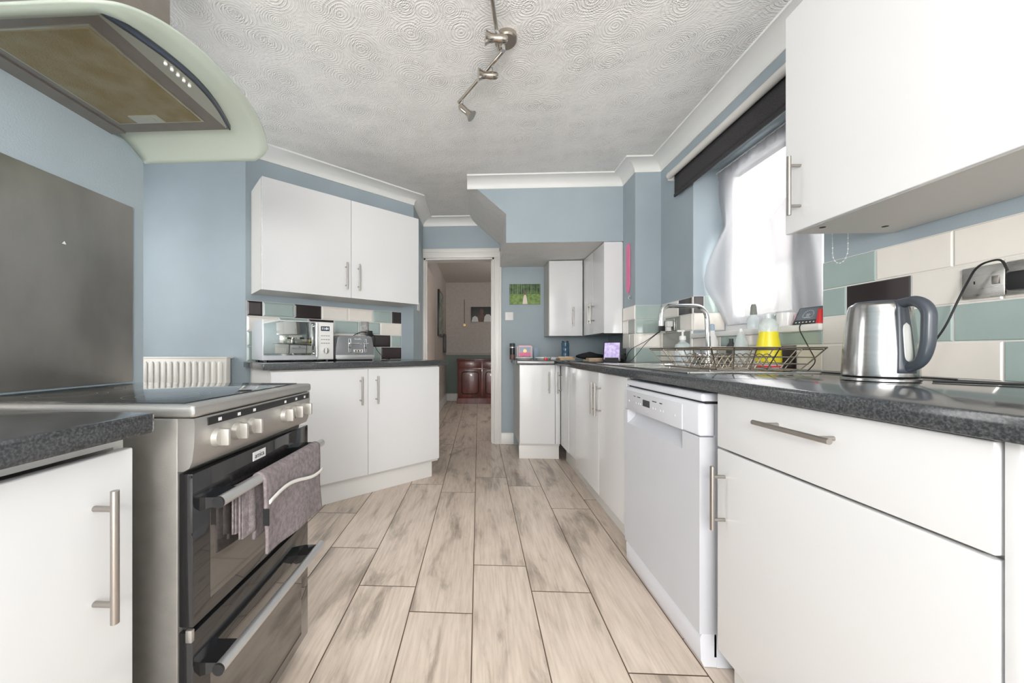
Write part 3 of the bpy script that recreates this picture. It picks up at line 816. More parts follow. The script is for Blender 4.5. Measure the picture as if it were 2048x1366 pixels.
# ------------------------------------------------------------------ dish rack
rk = thing('dish_rack', 'wire dish drying rack standing on the sink drainer', 'rack', (1.035, 1.62, .924), 0)
m = MB(); r = .0022
def loop(hx, hy, z, r=.0026): m.tube([(-hx, -hy, z), (hx, -hy, z), (hx, hy, z), (-hx, hy, z), (-hx, -hy, z)], r, 8)
loop(.20, .24, .090, .003); loop(.192, .232, .083, .002); loop(.178, .218, .055, .0018); loop(.165, .205, .03, .0018); loop(.15, .19, .008, .0026)
for k in range(6):
    x = -.15+.3*k/5; s = 1.33 if k in (0, 5) else 1
    m.tube([(x*1.33, -.24, .09), (x, -.19, .008), (x, .19, .008), (x*1.33, .24, .09)], r, 8)
for k in range(5):
    y = -.19+.38*k/4
    m.tube([(-.20, y*1.26, .09), (-.15, y, .008), (.15, y, .008), (.20, y*1.26, .09)], r, 8)
m.build('basket', 'wire', rk)
m = MB()
for k in range(9):
    y = -.15+k*.037
    for xc in (-.06, .06):
        pts = [(xc-.045+.09*j/10, y, .012+.055*math.sin(PI*j/10)) for j in range(11)]
        m.tube(pts, .0018, 6)
build_each(m, 'plate_holder', 'wire', rk)
m = MB()
for x in (-.15, .15):
    for y in (-.15, .15): m.cyl((x, y, .007), (x, y, 0), .004, n=10)
build_each(m, 'foot', 'wire', rk)

# ------------------------------------------------------------------ bottles & stuff round the sink
def bottle(name, label, cat, loc, prof, mt, parts=(), group=None, n=24, sx=1, sy=1):
    t = thing(name, label, cat, loc, 0, group)
    MB().lathe(prof, n=n, sx=sx, sy=sy).build('body', mt, t)
    for pn, pp, pm in parts: MB().lathe(pp, n=n).build(pn, pm, t)
    return t
b = bottle('soap_bottle', 'clear pump soap bottle behind the rack, left of the tap', 'bottle', (1.21, 2.27, .9185),
           [(0, 0), (.04, 0), (.043, .01), (.043, .10), (.036, .125), (.016, .14), (.015, .15)], 'clear_bottle',
           [('collar', [(0, .15), (.017, .15), (.017, .172), (.006, .176), (.005, .20), (0, .20)], 'white_plastic')])
m = MB(); m.box(-.032, .01, -.006, .006, .198, .208, .003); m.build('pump_nozzle', 'white_plastic', b)
MB().lathe([(0, .003), (.038, .003), (.039, .06), (0, .06)], n=20).build('liquid', 'grey_blue', b)
b = bottle('spray_bottle', 'white labelled cleaning bottle with blue cap behind the tap', 'bottle', (1.33, 2.19, .9185),
           [(0, 0), (.03, 0), (.033, .01), (.033, .14), (.014, .18), (.013, .20)], 'white_plastic',
           [('cap', [(0, .2), (.015, .2), (.013, .235), (0, .24)], 'grey_blue')])
m = MB(); m.box(-.034, -.0325, -.018, .018, .03, .13); m.build('paper_label', 'paper_white', b)
b = bottle('spray_bottle', 'small dark bottle standing against the tiles right of the tap', 'bottle', (1.345, 2.05, .9185),
           [(0, 0), (.022, 0), (.023, .008), (.023, .11), (.01, .13), (.01, .15), (0, .15)], 'dark_grey_plastic')
b = bottle('glass_jug', 'tall clear pointed bottle behind the rack, left of the yellow bottle', 'bottle', (1.30, 1.91, .9185),
           [(0, 0), (.034, 0), (.036, .01), (.035, .07), (.028, .12), (.016, .165), (.009, .18)], 'clear_bottle',
           [('cap', [(0, .18), (.009, .18), (.007, .195), (0, .195)], 'white_plastic')])
b = bottle('detergent_bottle', 'bright yellow washing-up bottle standing behind the rack', 'bottle', (1.30, 1.735, .9185),
           [(0, .03), (.046, .03), (.048, .04), (.046, .09), (.036, .155), (.035, .17), (0, .172)], 'yellow',
           [('base', [(0, 0), (.047, 0), (.048, .03), (0, .03)], 'paper_white'), ('clear_top', [(.034, .17), (.036, .20), (.022, .225), (.012, .23), (.012, .25), (0, .25)], 'clear_bottle')])
m = MB(); m.lathe([(.0487, .012), (.0489, .02)], n=24); m.build('band', 'red', b)
# window-sill things
b = bottle('bottle', 'clear pump bottle with a grey neck at the middle of the window sill', 'bottle', (1.46, 2.05, 1.1155),
           [(0, 0), (.028, 0), (.03, .01), (.028, .06), (.013, .08)], 'clear_bottle', [('collar', [(.013, .08), (.016, .082), (.014, .10), (.013, .12), (.009, .135), (0, .138)], 'olive_tile')])
b = bottle('bottle', 'squat clear bottle with a pale green cap on the sill', 'bottle', (1.46, 1.91, 1.1155),
           [(0, 0), (.03, 0), (.032, .01), (.028, .035), (.016, .045)], 'clear_bottle', [('cap', [(.0, .045), (.014, .045), (.014, .065), (0, .065)], 'green_tile')])
b = bottle('candle_jar', 'wide white candle jar on the sill left of the meter', 'jar', (1.45, 1.822, 1.1155),
           [(0, 0), (.038, 0), (.04, .008), (.04, .065), (.037, .065), (.037, .04), (0, .04)], 'white_ceramic', [('candle', [(0, .04), (.036, .04), (.036, .048), (0, .05)], 'cream_tile')])
b = bottle('candle_jar', 'small pinkish pot between the white jar and the meter', 'jar', (1.45, 1.745, 1.1155),
           [(0, 0), (.022, 0), (.024, .006), (.024, .05), (.021, .05), (.021, .035), (0, .035)], 'pink_light')
b = bottle('plastic_cup', 'small red tapered cup behind the smart meter', 'cup', (1.415, 1.600, 1.1155),
           [(0, 0), (.022, 0), (.022, .004), (.014, .06), (0, .062)], 'red')
# smart meter
sm = thing('smart_meter', 'tilted dark energy meter display on the near end of the sill', 'meter', (1.405, 1.668, 1.1155), R90+math.radians(8))
Mt = RX(math.radians(-27))
m = MB(Mt); m.box(-.055, .055, 0, .016, .0, .085, .004, seg=3); bd = m.build('case', 'dark_grey_plastic', sm)
bd.location = (0, -.008, .002)
m = MB(Mt); m.box(-.048, .048, -.001, .001, .02, .079); m.build('screen', 'grey_screen', bd)
m = MB(Mt)
for k in range(6): m.box(-.042+k*.015, -.037+k*.015, -.001, .001, .007, .012)
build_each(m, 'key', 'paper_white', bd)
m = MB(Mt)
for i in range(14):
    a = PI*(-.15+1.3*i/13); m.box(.0+.022*math.cos(a)-.0015, .022*math.cos(a)+.0015, -.0016, -.0005, .043+.022*math.sin(a), .046+.022*math.sin(a))
for z_, l in ((.046, .016), (.038, .012), (.030, .03)): m.box(-l/2, l/2, -.0016, -.0005, z_, z_+.003)
m.build('readout', 'micro_silver', bd)
m = MB(); m.prism([(.005, 0), (.055, 0), (.052, .004), (.02, .05)], -.02, .02, axis='x'); m.build('stand', 'dark_grey_plastic', sm)
def cable(name, label, pts, r=.0025, mt='black_plastic', sm_=.03):
    o = MB().tube(smooth_path(pts, sm_, 6), r, 8).build(name, mt); return tag(o, label, 'cable')
cable('cable', 'thin black lead hanging from the smart meter down to the worktop', [(1.44, 1.645, 1.119), (1.362, 1.645, 1.119), (1.355, 1.64, 1.09), (1.352, 1.60, 1.03), (1.355, 1.56, .96), (1.34, 1.58, .922), (1.27, 1.52, .9215)], .002, sm_=.02)
cable('cable', 'thin black lead looping on the worktop between sink and kettle', [(1.29, 1.50, .9215), (1.27, 1.38, .9215), (1.30, 1.31, .9215), (1.22, 1.27, .9215), (1.16, 1.24, .9215), (1.28, 1.24, .9215), (1.34, 1.18, .9215), (1.33, 1.10, .9215)], .0025, sm_=.05)

# ------------------------------------------------------------------ kettle
kt = thing('kettle', 'brushed steel jug kettle with dark grey handle on the right worktop', 'kettle', (1.108, 1.085, .918), math.radians(-93))
kt.scale = (.76, .76, .98)
# local +x = handle side
m = MB(); m.lathe([(0, 0), (.096, 0), (.099, .003), (.099, .010), (.095, .013), (0, .013)], n=48); kb = m.build('base', 'black_plastic', kt)
MB().lathe([(.0995, .002), (.1005, .003), (.1005, .009), (.0995, .010)], n=48).build('base_ring', 'kettle_steel', kb)
prof = [(0, .0135), (.093, .0135), (.098, .016), (.0985, .022), (.095, .08), (.088, .15), (.082, .198), (.078, .212), (.070, .218), (0, .220)]
MB().lathe(prof, n=64).build('body', 'kettle_steel', kt)
MB().lathe([(0, .2195), (.066, .2185), (.060, .224), (0, .2265)], n=48).build('lid', 'kettle_grey', kt)
# spine + handle loop (in xz plane)
def rad(z):
    P = [(.0985, .022), (.095, .08), (.088, .15), (.082, .198), (.078, .212)]
    for (r0, z0), (r1, z1) in zip(P, P[1:]):
        if z <= z1: return r0+(r1-r0)*(z-z0)/(z1-z0)
    return .078
m = MB()
def spn(u, v):
    z = .026+(.213-.026)*u; hw = .028-.008*u; a = (v-.5)*2; r = rad(z)+.004*(1-abs(a)**4)-.001
    ang = a*hw/.09
    return (r*math.cos(ang), r*math.sin(ang), z)
m.grid(spn, 14, 10); sn = m.build('spine', 'kettle_grey', kt, solid=.003, offset=0)
m = MB()
def wf(u, v):
    z = .055+.105*u; a = (v-.5)*2; e = math.sqrt(max(0, 1-abs(2*u-1)**6)); r = rad(z)+.0055; ang = a*.012*e/.09
    return (r*math.cos(ang), r*math.sin(ang), z)
m.grid(wf, 16, 6); m.build('water_gauge', 'kettle_window', sn, solid=.001)
path = smooth_path([(.070, 0, .212), (.125, 0, .216), (.160, 0, .19), (.156, 0, .10), (.138, 0, .055), (.090, 0, .038)], .05, 8)
m = MB(); npt = len(path)
m.tube(path, lambda t: .0125+.004*math.sin(PI*t), 16); hm = m.build('handle', 'kettle_grey', kt)
for v in hm.data.vertices: v.co.y *= 1.15
m = MB(); m.box(.06, .104, -.012, .012, .206, .222, .005); m.build('lid_button', 'kettle_grey', hm)
m = MB(); m.prism([(-.080, .195), (-.098, .216), (-.07, .217)], -.02, .02, axis='y'); m.build('spout', 'kettle_steel', kt)
cable('cable', 'thick black kettle lead lying on the worktop towards the right', [(1.185, 1.03, .9225), (1.23, .985, .9225), (1.30, .93, .9225), (1.345, .90, .93), (1.36, .84, .955), (1.365, .74, .99)], .0038, sm_=.06)
cable('cable', 'thin black lead arching from the plug adaptor down to the kettle', [(1.335, 1.005, 1.205), (1.335, 1.015, 1.238), (1.345, 1.07, 1.235), (1.352, 1.11, 1.16), (1.352, 1.145, 1.07), (1.348, 1.185, 1.0), (1.335, 1.21, .96), (1.30, 1.20, .922), (1.205, 1.12, .9215)], .0026, sm_=.03)

# sockets -----------------------------------------------------------------------
def socket(loc, rot, label, w=.088, h=.088, mt='steel', rocker=True, name='wall_socket'):
    t = thing(name, label, 'socket' if name == 'wall_socket' else 'switch', loc, rot)
    p = MB().box(-w/2, w/2, -.008, -.0005, -h/2, h/2, .003).build('plate', mt, t)
    if name == 'wall_socket':
        m = MB(); m.box(-.018, -.015, -.0085, -.0078, -.004, .004)
        build_each(m, 'pin_hole', 'dark_gap', p)
    if rocker: MB().box(.02 if name == 'wall_socket' else -.006, .034 if name == 'wall_socket' else .006, -.011, -.0078, -.01, .012, .001).build('rocker', 'white_plastic' if name != 'wall_socket' else 'handle_steel', p)
    return t
socket((XR-.0075, 1.083, 1.190), R90, 'single brushed steel socket on the cream tiles, left of the plugged adaptor')
socket((XR-.0075, .965, 1.190), R90, 'steel socket at the right edge of the picture with a black adaptor', w=.146)
m = MB(); m.box(-.026, .026, -.045, -.011, -.024, .024, .006); 
ad = m.build('plug_adaptor', 'black_plastic'); ad.location = (XR-.0075, .985, 1.178); ad.rotation_euler = (0, 0, R90); tag(ad, 'black plug adaptor in the steel socket at the right edge', 'plug')
socket((XR-.0075, 2.76, 1.19), R90, 'steel double socket in the window corner behind the tap', w=.146)
m = MB(); m.box(-.03, .03, -.055, -.011, -.035, .035, .006); ad = m.build('plug', 'black_plastic'); ad.location = (XR-.0075, 2.795, 1.185); ad.rotation_euler = (0, 0, R90); tag(ad, 'black plug adaptor behind the tap spout in the corner socket', 'plug')
m = MB(); m.box(-.02, .02, -.05, -.011, -.01, .03, .005); m.box(-.013, .013, -.05, -.02, -.04, -.01, .003); ad = m.build('plug', 'white_plastic'); ad.location = (XR-.0075, 2.715, 1.185); ad.rotation_euler = (0, 0, R90); tag(ad, 'white plug beside the black adaptor in the corner socket', 'plug')
cable('cable', 'upper of two black leads running from the corner socket to the tablet', [(1.33, 2.80, 1.15), (1.25, 2.87, 1.07), (1.175, 2.89, 1.03), (1.17, 2.98, .99), (1.165, 3.01, .922)], .0022, sm_=.08)
cable('cable', 'lower of two black leads dropping from the corner socket to the worktop', [(1.33, 2.79, 1.15), (1.26, 2.86, 1.07), (1.20, 2.88, .98), (1.13, 2.84, .922), (1.10, 2.87, .9215)], .0022, sm_=.05)
# diag wall socket, plug
sx, sy = W(.885, .0095)
socket((sx, sy, 1.195), PHI, 'steel single socket on the tiles behind the toaster', h=.115, w=.075)
sx, sy = W(.915, .0095)
m = MB(); m.box(-.022, .022, -.05, -.011, -.024, .020, .006); ad = m.build('plug', 'black_plastic'); ad.location = (sx, sy, 1.155); ad.rotation_euler = (0, 0, PHI); tag(ad, 'black plug in the socket behind the toaster', 'plug')
def WP(s, off, z): p = W(s, off); return (p[0], p[1], z)
cable('cable', 'black lead curving from the plug down behind the toaster', [WP(.90, .055, 1.16), WP(.84, .05, 1.165), WP(.76, .045, 1.13), WP(.72, .04, 1.05), WP(.72, .04, .96)], .003, sm_=.05)
cable('cable', 'black lead dropping from the plug to the worktop right of the toaster', [WP(.93, .055, 1.15), WP(.96, .055, 1.13), WP(.97, .04, 1.02), WP(1.05, .04, .95), WP(1.10, .08, .9345), WP(1.02, .14, .9345)], .0026, sm_=.05)
socket((.333, YF-.0005, 1.382), 0, 'white light switch on the blue wall right of the doorway', mt='white_plastic', name='light_switch')
socket((XRET+.0005, 3.72, 1.45), L90, 'white light switch on the return wall below the angled wall cupboard', mt='white_plastic', name='light_switch', w=.12)

# ------------------------------------------------------------------ microwave
mx_, my_ = W(.03, .35)
mw = thing('microwave', 'silver microwave with mirrored door on the angled worktop', 'microwave', (mx_, my_, ZD), PHI)
mw_w, mh = .455, .275
MB().box(0, mw_w, .012, .31, .014, mh, .004).build('case', 'micro_silver', mw)
m = MB(); 
for x in (.03, mw_w-.03):
    for y in (.04, .28): m.cyl((x, y, 0), (x, y, .014), .012)
build_each(m, 'foot', 'black_plastic', mw)
fp = MB().box(0, mw_w, 0, .012, .014, mh, .002).build('front_panel', 'micro_silver', mw)
MB().box(.006, .325, -.004, 0, .045, mh-.006, .001).build('door', 'mirror_glass', mw)
m = MB(); m.cyl((.328, -.03, .035), (.328, -.03, mh-.01), .008, n=16); m.cyl((.328, -.03, .055), (.328, 0, .055), .006); m.cyl((.328, -.03, mh-.03), (.328, 0, mh-.03), .006); m.build('handle', 'chrome', mw)
MB().box(.345, .452, -.003, 0, .02, mh-.004, .001).build('control_panel', 'white_ceramic', mw)
cpn = bpy.data.objects['control_panel.002']
dp = MB().box(.365, .425, -.0045, -.003, mh-.062, mh-.030).build('display', 'black_glass', cpn)
text_part('lettering', '11:01', .024, T(.395, -.0046, mh-.046) @ RX(PI/2), 'display_glow', dp)
m = MB()
for r_ in range(3):
    for k in range(4): m.box(.366+k*.016, .378+k*.016, -.004, -.003, .125+r_*.026, .130+r_*.026)
build_each(m, 'button', 'olive_tile', cpn)
m = MB(); m.cyl((.397, -.003, .075), (.397, -.020, .075), .022, .020, n=28); m.box(.394, .400, -.024, -.018, .058, .092, .001); m.build('dial', 'chrome', cpn)

# ------------------------------------------------------------------ toaster
tx, ty = W(.50, .35)
to = thing('toaster', 'grey four-slice toaster beside the microwave', 'toaster', (tx, ty, ZD), PHI)
m = MB(); m.prism([(0.008, .012), (.292, .012), (.300, .04), (.297, .10), (.285, .17), (.265, .187), (.035, .187), (.015, .17), (.003, .10), (0, .04)], .0, .27, axis='y', bev=.006)
m.build('body', 'toaster_grey', to)
m = MB(); m.prism([(.0, .02), (.0, .045), (.30, .045), (.30, .02), (.29, .012), (.01, .012)], -.004, .002, axis='y', bev=.002); m.build('chrome_band', 'silver_paint', to)
m = MB(); m.box(.01, .29, .01, .26, 0, .013); m.build('base', 'black_plastic', to)
m = MB(); 
for k in range(2): m.box(.045, .255, .05+k*.10, .085+k*.10, .186, .1885)
for k in range(2): m.box(.045, .255, .095+k*.10, .12+k*.10, .186, .1885)
build_each(m, 'slot', 'dark_gap', to)
for x in (.105, .228):
    m = MB(); m.box(x-.009, x+.009, -.003, 0, .062, .165, .001); tr_ = m.build('lever_track', 'chrome', to)
    MB().box(x-.002, x+.002, -.0036, -.0028, .068, .158).build('slot', 'dark_gap', tr_)
    MB().box(x-.022 if x > .2 else x-.006, x+.022 if x > .2 else x+.07, -.02, -.003, .126, .134, .003).build('lever', 'chrome', tr_)
m = MB(); m.box(.135, .205, -.003, 0, .060, .088, .006); pn_ = m.build('control_pad', 'silver_paint', to)
m = MB()
for x in (.148, .17, .192): m.cyl((x, -.003, .074), (x, -.008, .074), .007, n=14)
build_each(m, 'knob', 'chrome', pn_)
text_part('lettering', 'Breville', .017, T(.167, -.0022+.001, .162) @ RX(PI/2), 'paper_white', to, .002)

# ------------------------------------------------------------------ blind
bld = thing('roller_blind', 'black roller blind with white roller above the window', 'blind', (XR, 2.71, 2.238))
MB().cyl((-.045, -1.25, 0), (-.045, -.015, 0), .022, n=28).build('roller', 'blind_white', bld)
m = MB(); m.box(-.05, 0, -.010, .0, -.03, .03, .003); m.box(-.05, 0, -1.262, -1.252, -.03, .03, .003); build_each(m, 'bracket', 'blind_white', bld)
m = MB()
m.grid(lambda u, v: (-.024-.0005*math.sin(v*3), -.045-1.19*u, -.01-.135*v), 12, 4)
m.build('fabric', 'blind_fabric', bld, solid=.002)
MB().box(-.031, -.019, -1.235, -.045, -.162, -.142, .004).build('bottom_bar', 'blind_fabric', bld)
m = MB(); 
def bead_pts():
    P = []
    y0, y1 = -1.268, -1.195
    yc = -1.2315
    return P
cx, zb = -.03, -.92
pts = []
ya, yb_ = -1.272, -1.212
for k in range(46): pts.append((cx, ya, -.02-k*.0182))
for k in range(9):
    a = PI*k/8; pts.append((cx, (ya+yb_)/2-(yb_-ya)/2*math.cos(a), -.86-.045*math.sin(a)))
for k in range(46): pts.append((cx, yb_, -.84+k*.0182))
for p in pts: m.lathe([(0, -.0026), (.0022, -.0013), (.0022, .0013), (0, .0026)], p, 6)
m.tube([p for p in pts], .0007, 4)
m.build('pull_chain', 'white_plastic', bld)

# house outside
mat('brick', (.25, .245, .24), .85, var=.25, vscale=30)
mat('roof_tile', (.12, .10, .10), .8, var=.2, vscale=20)
hs = thing('neighbouring_house', 'house seen faintly through the net curtain outside the window', 'house', (6.2, 2.0, -.3))
MB().box(0, 5, -4, 7, 0, 3.2).build('wall', 'brick', hs)
MB().prism([(-4.2, 3.15), (7.2, 3.15), (5.2, 4.6), (-2.2, 4.6)], -.2, 5.2, axis='x').build('roof', 'roof_tile', hs)
for y in (-1.5, 1.2, 4.0):
    f_ = MB().box(-.03, 0, y, y+1.1, 1.2, 2.3, .01).build('window', 'white_plastic', hs)
    MB().box(-.035, -.03, y+.08, y+1.02, 1.28, 2.22).build('pane', 'dark_grey_plastic', f_)

# curtain -----------------------------------------------------------------
m = MB()
def cur(u, v):
    y = 1.60+.86*u; z = 2.135-.98*v
    edge = max(0, (u-.55)/.45)
    pull = .07*math.sin(v*PI*1.0)*edge*(1 if v > .3 else v/.3)
    fold = .012*math.sin(u*46+v*7*(1-u))*(.35+.65*v)+.008*math.sin(u*17-v*9)
    x = 1.545+fold-.09*edge**2*max(0, math.sin((v-.35)*PI/.65)) if v > .35 else 1.545+fold
    z += .05*edge*math.sin(v*9)*(v > .6)*.6
    return (x, y+.02*math.sin(v*11)*edge, z+.02*(1-u)*v)
m.grid(cur, 150, 50)
cu = m.build('net_curtain', 'net_curtain', ang=180); tag(cu, 'white net curtain gathered across the window', 'curtain')
m = MB()
m.grid(lambda u, v: (1.538+.006*math.sin(u*80), 1.60+.86*u, 2.142-.05*v), 150, 3)
m.build('lace_header', 'net_curtain', cu, ang=180)
MB().cyl((1.535, WY0+.001, 2.145), (1.535, WY1-.001, 2.145), .004, n=10).build('curtain_wire', 'white_plastic', cu)

# ------------------------------------------------------------------ ceiling spotlights
sl = thing('ceiling_spotlight', 'brushed nickel zigzag spotlight bar fixed to the ceiling', 'light fitting', (.125, 1.72, ZC))
MB().lathe([(0, 0), (.052, 0), (.052, -.018), (.047, -.024), (0, -.025)], n=40).build('canopy', 'lamp_nickel', sl)
zb = -.062
arm1 = [(-.01, .0, zb), (-.235, .345, zb)]; arm2 = [(-.03, -.01, zb), (-.10, -.42, zb)]
m = MB(); m.cyl(arm1[0], arm1[1], .0085, n=14); m.build('bar', 'lamp_nickel', sl)
m = MB(); m.cyl(arm2[0], arm2[1], .0085, n=14); m.build('bar', 'lamp_nickel', sl)
m = MB(); m.cyl((-.012, 0, -.02), (-.012, 0, zb-.004), .008, n=14); m.cyl((-.012, -.012, -.05), (-.012, -.012, zb-.012), .01); m.build('stem', 'chrome', sl)
def spot(p, dirv, stem):
    dirv = Vector(dirv).normalized(); q = dirv.to_track_quat('Z', 'Y').to_matrix().to_4x4()
    m = MB(); c = (p[0], p[1], p[2])
    m.lathe([(0, -.028), (.010, -.026), (.016, -.018), (.017, .008), (.015, .028), (.018, .048), (.027, .066), (.030, .070), (.028, .070)], c, 28, A=q)
    h = m.build('spot_head', 'lamp_nickel', sl)
    MB().lathe([(0, .0665), (.0265, .0665)], c, 24, A=q).build('lens', 'lamp_lens', h)
    MB().cyl(stem, c, .0045, n=10).build('swivel', 'chrome', h)
spot((-.027, -.125, zb-.05), (-1, -.12, .02), (-.052, -.12, zb))
spot((-.057, .085, zb-.05), (-1, -.15, -.02), (-.062, .09, zb))
spot((-.210, .312, zb-.055), (.75, -.1, -.75), (-.212, .312, zb))
spot((-.035, -.345, zb-.05), (-1, -.1, 0), (-.088, -.34, zb))

# ------------------------------------------------------------------ far wall things
cv = thing('canvas_print', 'small canvas photo of a woman in a green forest on the blue wall', 'picture', (.50, YF, 1.618))
MB().box(-.163, .163, -.022, -.0005, -.108, .108, .002).build('canvas', 'leaf_dark', cv)
m = MB(); m.box(-.163, .163, -.0228, -.022, -.108, .0); m.build('meadow', 'leaf_light', cv)
m = MB()
random.seed(3)
for k in range(14):
    x = -.155+k*.0235+random.uniform(-.006, .006); m.box(x, x+random.choice((.003, .005)), -.0228, -.022, -.01, .106)
build_each(m, 'tree_trunk', 'olive_tile', cv)
fg = MB().lathe([(0, -.108), (.028, -.108), (.022, -.05), (.017, -.02), (.006, .0), (0, .0)], (0, -.0226, 0), 16, sy=.02).build('painted_figure', 'door_cream', cv)
MB().lathe([(0, -.018), (.012, -.01), (.014, .005), (.009, .02), (0, .022)], (0, -.0236, .012), 14, sy=.02).build('painted_hair', 'brown_dark', cv)
# pink strap hanging on the nib
st = thing('pink_strap', 'long pink plastic strap hanging on the side of the wall nib', 'strap', (1.196, 3.03, 1.46))
m = MB(); m.prism([(-.032, .06), (0, .0), (.03, .035), (.032, .38), (.0, .40), (-.032, .385)], -.008, -.001, axis='x'); m.build('strip', 'pink', st)
hk = MB().lathe([(0, 0), (.012, 0), (.014, .01), (.008, .018), (0, .02)], (0, 0, 0), 20, A=RY(-PI/2)).build('wall_hook', 'chrome'); hk.location = (1.1965, 2.985, 1.425); tag(hk, 'small round chrome hook on the nib below the pink strap', 'hook')

ZT = .9185
# dark storage jar
j = bottle('storage_jar', 'slim black jar with silver band at the left end of the far worktop', 'jar', (.345, 3.82, ZT),
           [(0, 0), (.026, 0), (.028, .005), (.028, .045), (.026, .05)], 'brown_dark', [('middle', [(0, .05), (.027, .05), (.027, .11), (0, .11)], 'black_plastic'), ('lid', [(0, .11), (.028, .11), (.028, .155), (.024, .165), (0, .166)], 'dark_grey_plastic')])
MB().lathe([(.0283, .118), (.0285, .128)], n=20).build('band', 'silver_paint', j)
# pink greeting box & cards
gb = thing('gift_box', 'pink and pale blue picture box standing on the far worktop', 'box', (.475, 3.86, ZT+.028))
bx_ = MB().box(-.065, .065, -.02, .02, 0, .115, .003).build('box', 'pink_light', gb)
m = MB(); m.box(-.058, .058, -.0212, -.02, .048, .098); m.build('sky_panel', 'grey_blue', bx_)
m = MB(); m.box(-.058, .058, -.0214, -.02, .006, .046); m.build('pink_panel', 'pink', bx_)
m = MB(); m.lathe([(0, -.001), (.018, -.001), (.018, .001), (0, .001)], (0, -.0216, .06), 20, A=RX(PI/2)); m.build('badge', 'brass', bx_)
o = MB().box(-.085, .075, .0, .012, 0, .135, .002).build('greeting_card', 'paper_white'); o.location = (.485, 3.905, ZT+.028-.027); tag(o, 'white upright card behind the pink picture box', 'card')
o = MB().box(-.025, .025, .0, .006, 0, .12, .001).build('greeting_card', 'grey_blue'); o.location = (.60, 3.90, ZT); o.rotation_euler = (0, 0, .3); tag(o, 'pale blue upright card right of the pink picture box', 'card')
def dish(loc, r, label):
    o = MB().lathe([(0, 0), (r*.75, 0), (r, .018), (r, .026), (r*.96, .026), (r*.72, .008), (0, .006)], n=36).build('dish', 'white_ceramic'); o.location = loc
    return tag(o, label, 'dish', 'white dishes on the far worktop')
dish((.45, 3.70, ZT), .085, 'white shallow dish directly in front of the pink picture box')
dish((.632, 3.70, ZT), .082, 'white shallow dish just right of the one under the pink box')
o = MB().box(-.055, .055, -.05, .05, 0, .026, .003).build('book', 'paper_white'); o.location = (.77, 3.80, ZT); tag(o, 'flat pale stack of papers left of the blue bottle', 'papers')
o = MB().box(-.013, .013, -.02, .02, 0, .022, .003).build('red_packet', 'red'); o.location = (.64, 3.595, ZT); tag(o, 'tiny red packet in front of the white dishes', 'packet')
# boards and blue bottle
def board(loc, sx, sy, h, label, rz=0):
    o = MB().prism([(-sx, -sy), (sx, -sy*.9), (sx*.95, sy), (-sx*.9, sy*.95)], 0, h, bev=.003).build('wooden_board', 'wood_board'); o.location = loc; o.rotation_euler = (0, 0, rz); return tag(o, label, 'board', 'wooden boards on the far worktop')
board((.83, 3.62, ZT), .075, .08, .018, 'lower light wooden board under the blue bottle', .1)
board((.835, 3.63, ZT+.0185), .068, .07, .016, 'upper light wooden board directly beneath the blue bottle', -.15)
bt = bottle('water_bottle', 'dark blue glass bottle standing on wooden boards in the far corner', 'bottle', (.835, 3.63, ZT+.0348),
       [(0, 0), (.036, 0), (.037, .01), (.037, .035), (.034, .04), (.037, .046), (.037, .085), (.034, .09), (.037, .096), (.037, .128), (.030, .135)], 'blue_bottle', [('lid', [(0, .135), (.031, .135), (.031, .148), (0, .148)], 'dark_grey_plastic')])
m = MB()
def pouch(u, v):
    a = 2*PI*u; b_ = PI*v; r = 1+.12*math.sin(5*a+3*v)
    return (.125*math.cos(a)*math.sin(b_)*r, .05*math.sin(a)*math.sin(b_)*r, .032-.032*math.cos(b_)*(1-.25*math.cos(a*2)))
m.grid(pouch, 32, 14)
o = m.build('pouch', 'black_fabric', ang=180); o.location = (1.00, 3.40, ZT+.008); tag(o, 'crumpled black fabric pouch beside the wooden boards', 'pouch')
board((.965, 3.20, ZT), .07, .05, .014, 'light wooden board left of the tablet, lying on the worktop', .3)
board((.98, 3.22, ZT+.0145), .06, .04, .012, 'thin light wooden board stacked left of the tablet', .1)
# tablet
tb = thing('tablet', 'upright tablet in a black stand showing a purple picture', 'tablet', (1.04, 2.97, ZT), math.radians(-28))
tb.scale = (.86, .86, .95)
Mt = RX(math.radians(-16))
m = MB(Mt); m.box(-.075, .075, 0, .01, 0.006, .175, .003); c_ = m.build('case', 'black_plastic', tb)
MB(Mt).box(-.066, .066, -.001, .0, .022, .165).build('screen', 'purple_screen', c_)
m = MB(); m.prism([(-.005, 0), (.085, 0), (.06, .02), (.035, .10)], -.06, .06, axis='x'); m.build('stand', 'black_plastic', tb)
c_.rotation_euler = (0, 0, 0)
rt = thing('router', 'small black box with leads beside the tablet', 'router', (1.145, 3.09, ZT))
MB().box(-.035, .035, -.05, .05, 0, .06, .012).build('case', 'black_plastic', rt)
m = MB(); m.tube(smooth_path([(-.03, -.03, .055), (-.05, -.06, .06), (-.02, -.09, .03), (.02, -.07, .006), (.0, -.045, .004)], .02), .004, 8); m.build('lead', 'black_plastic', rt)

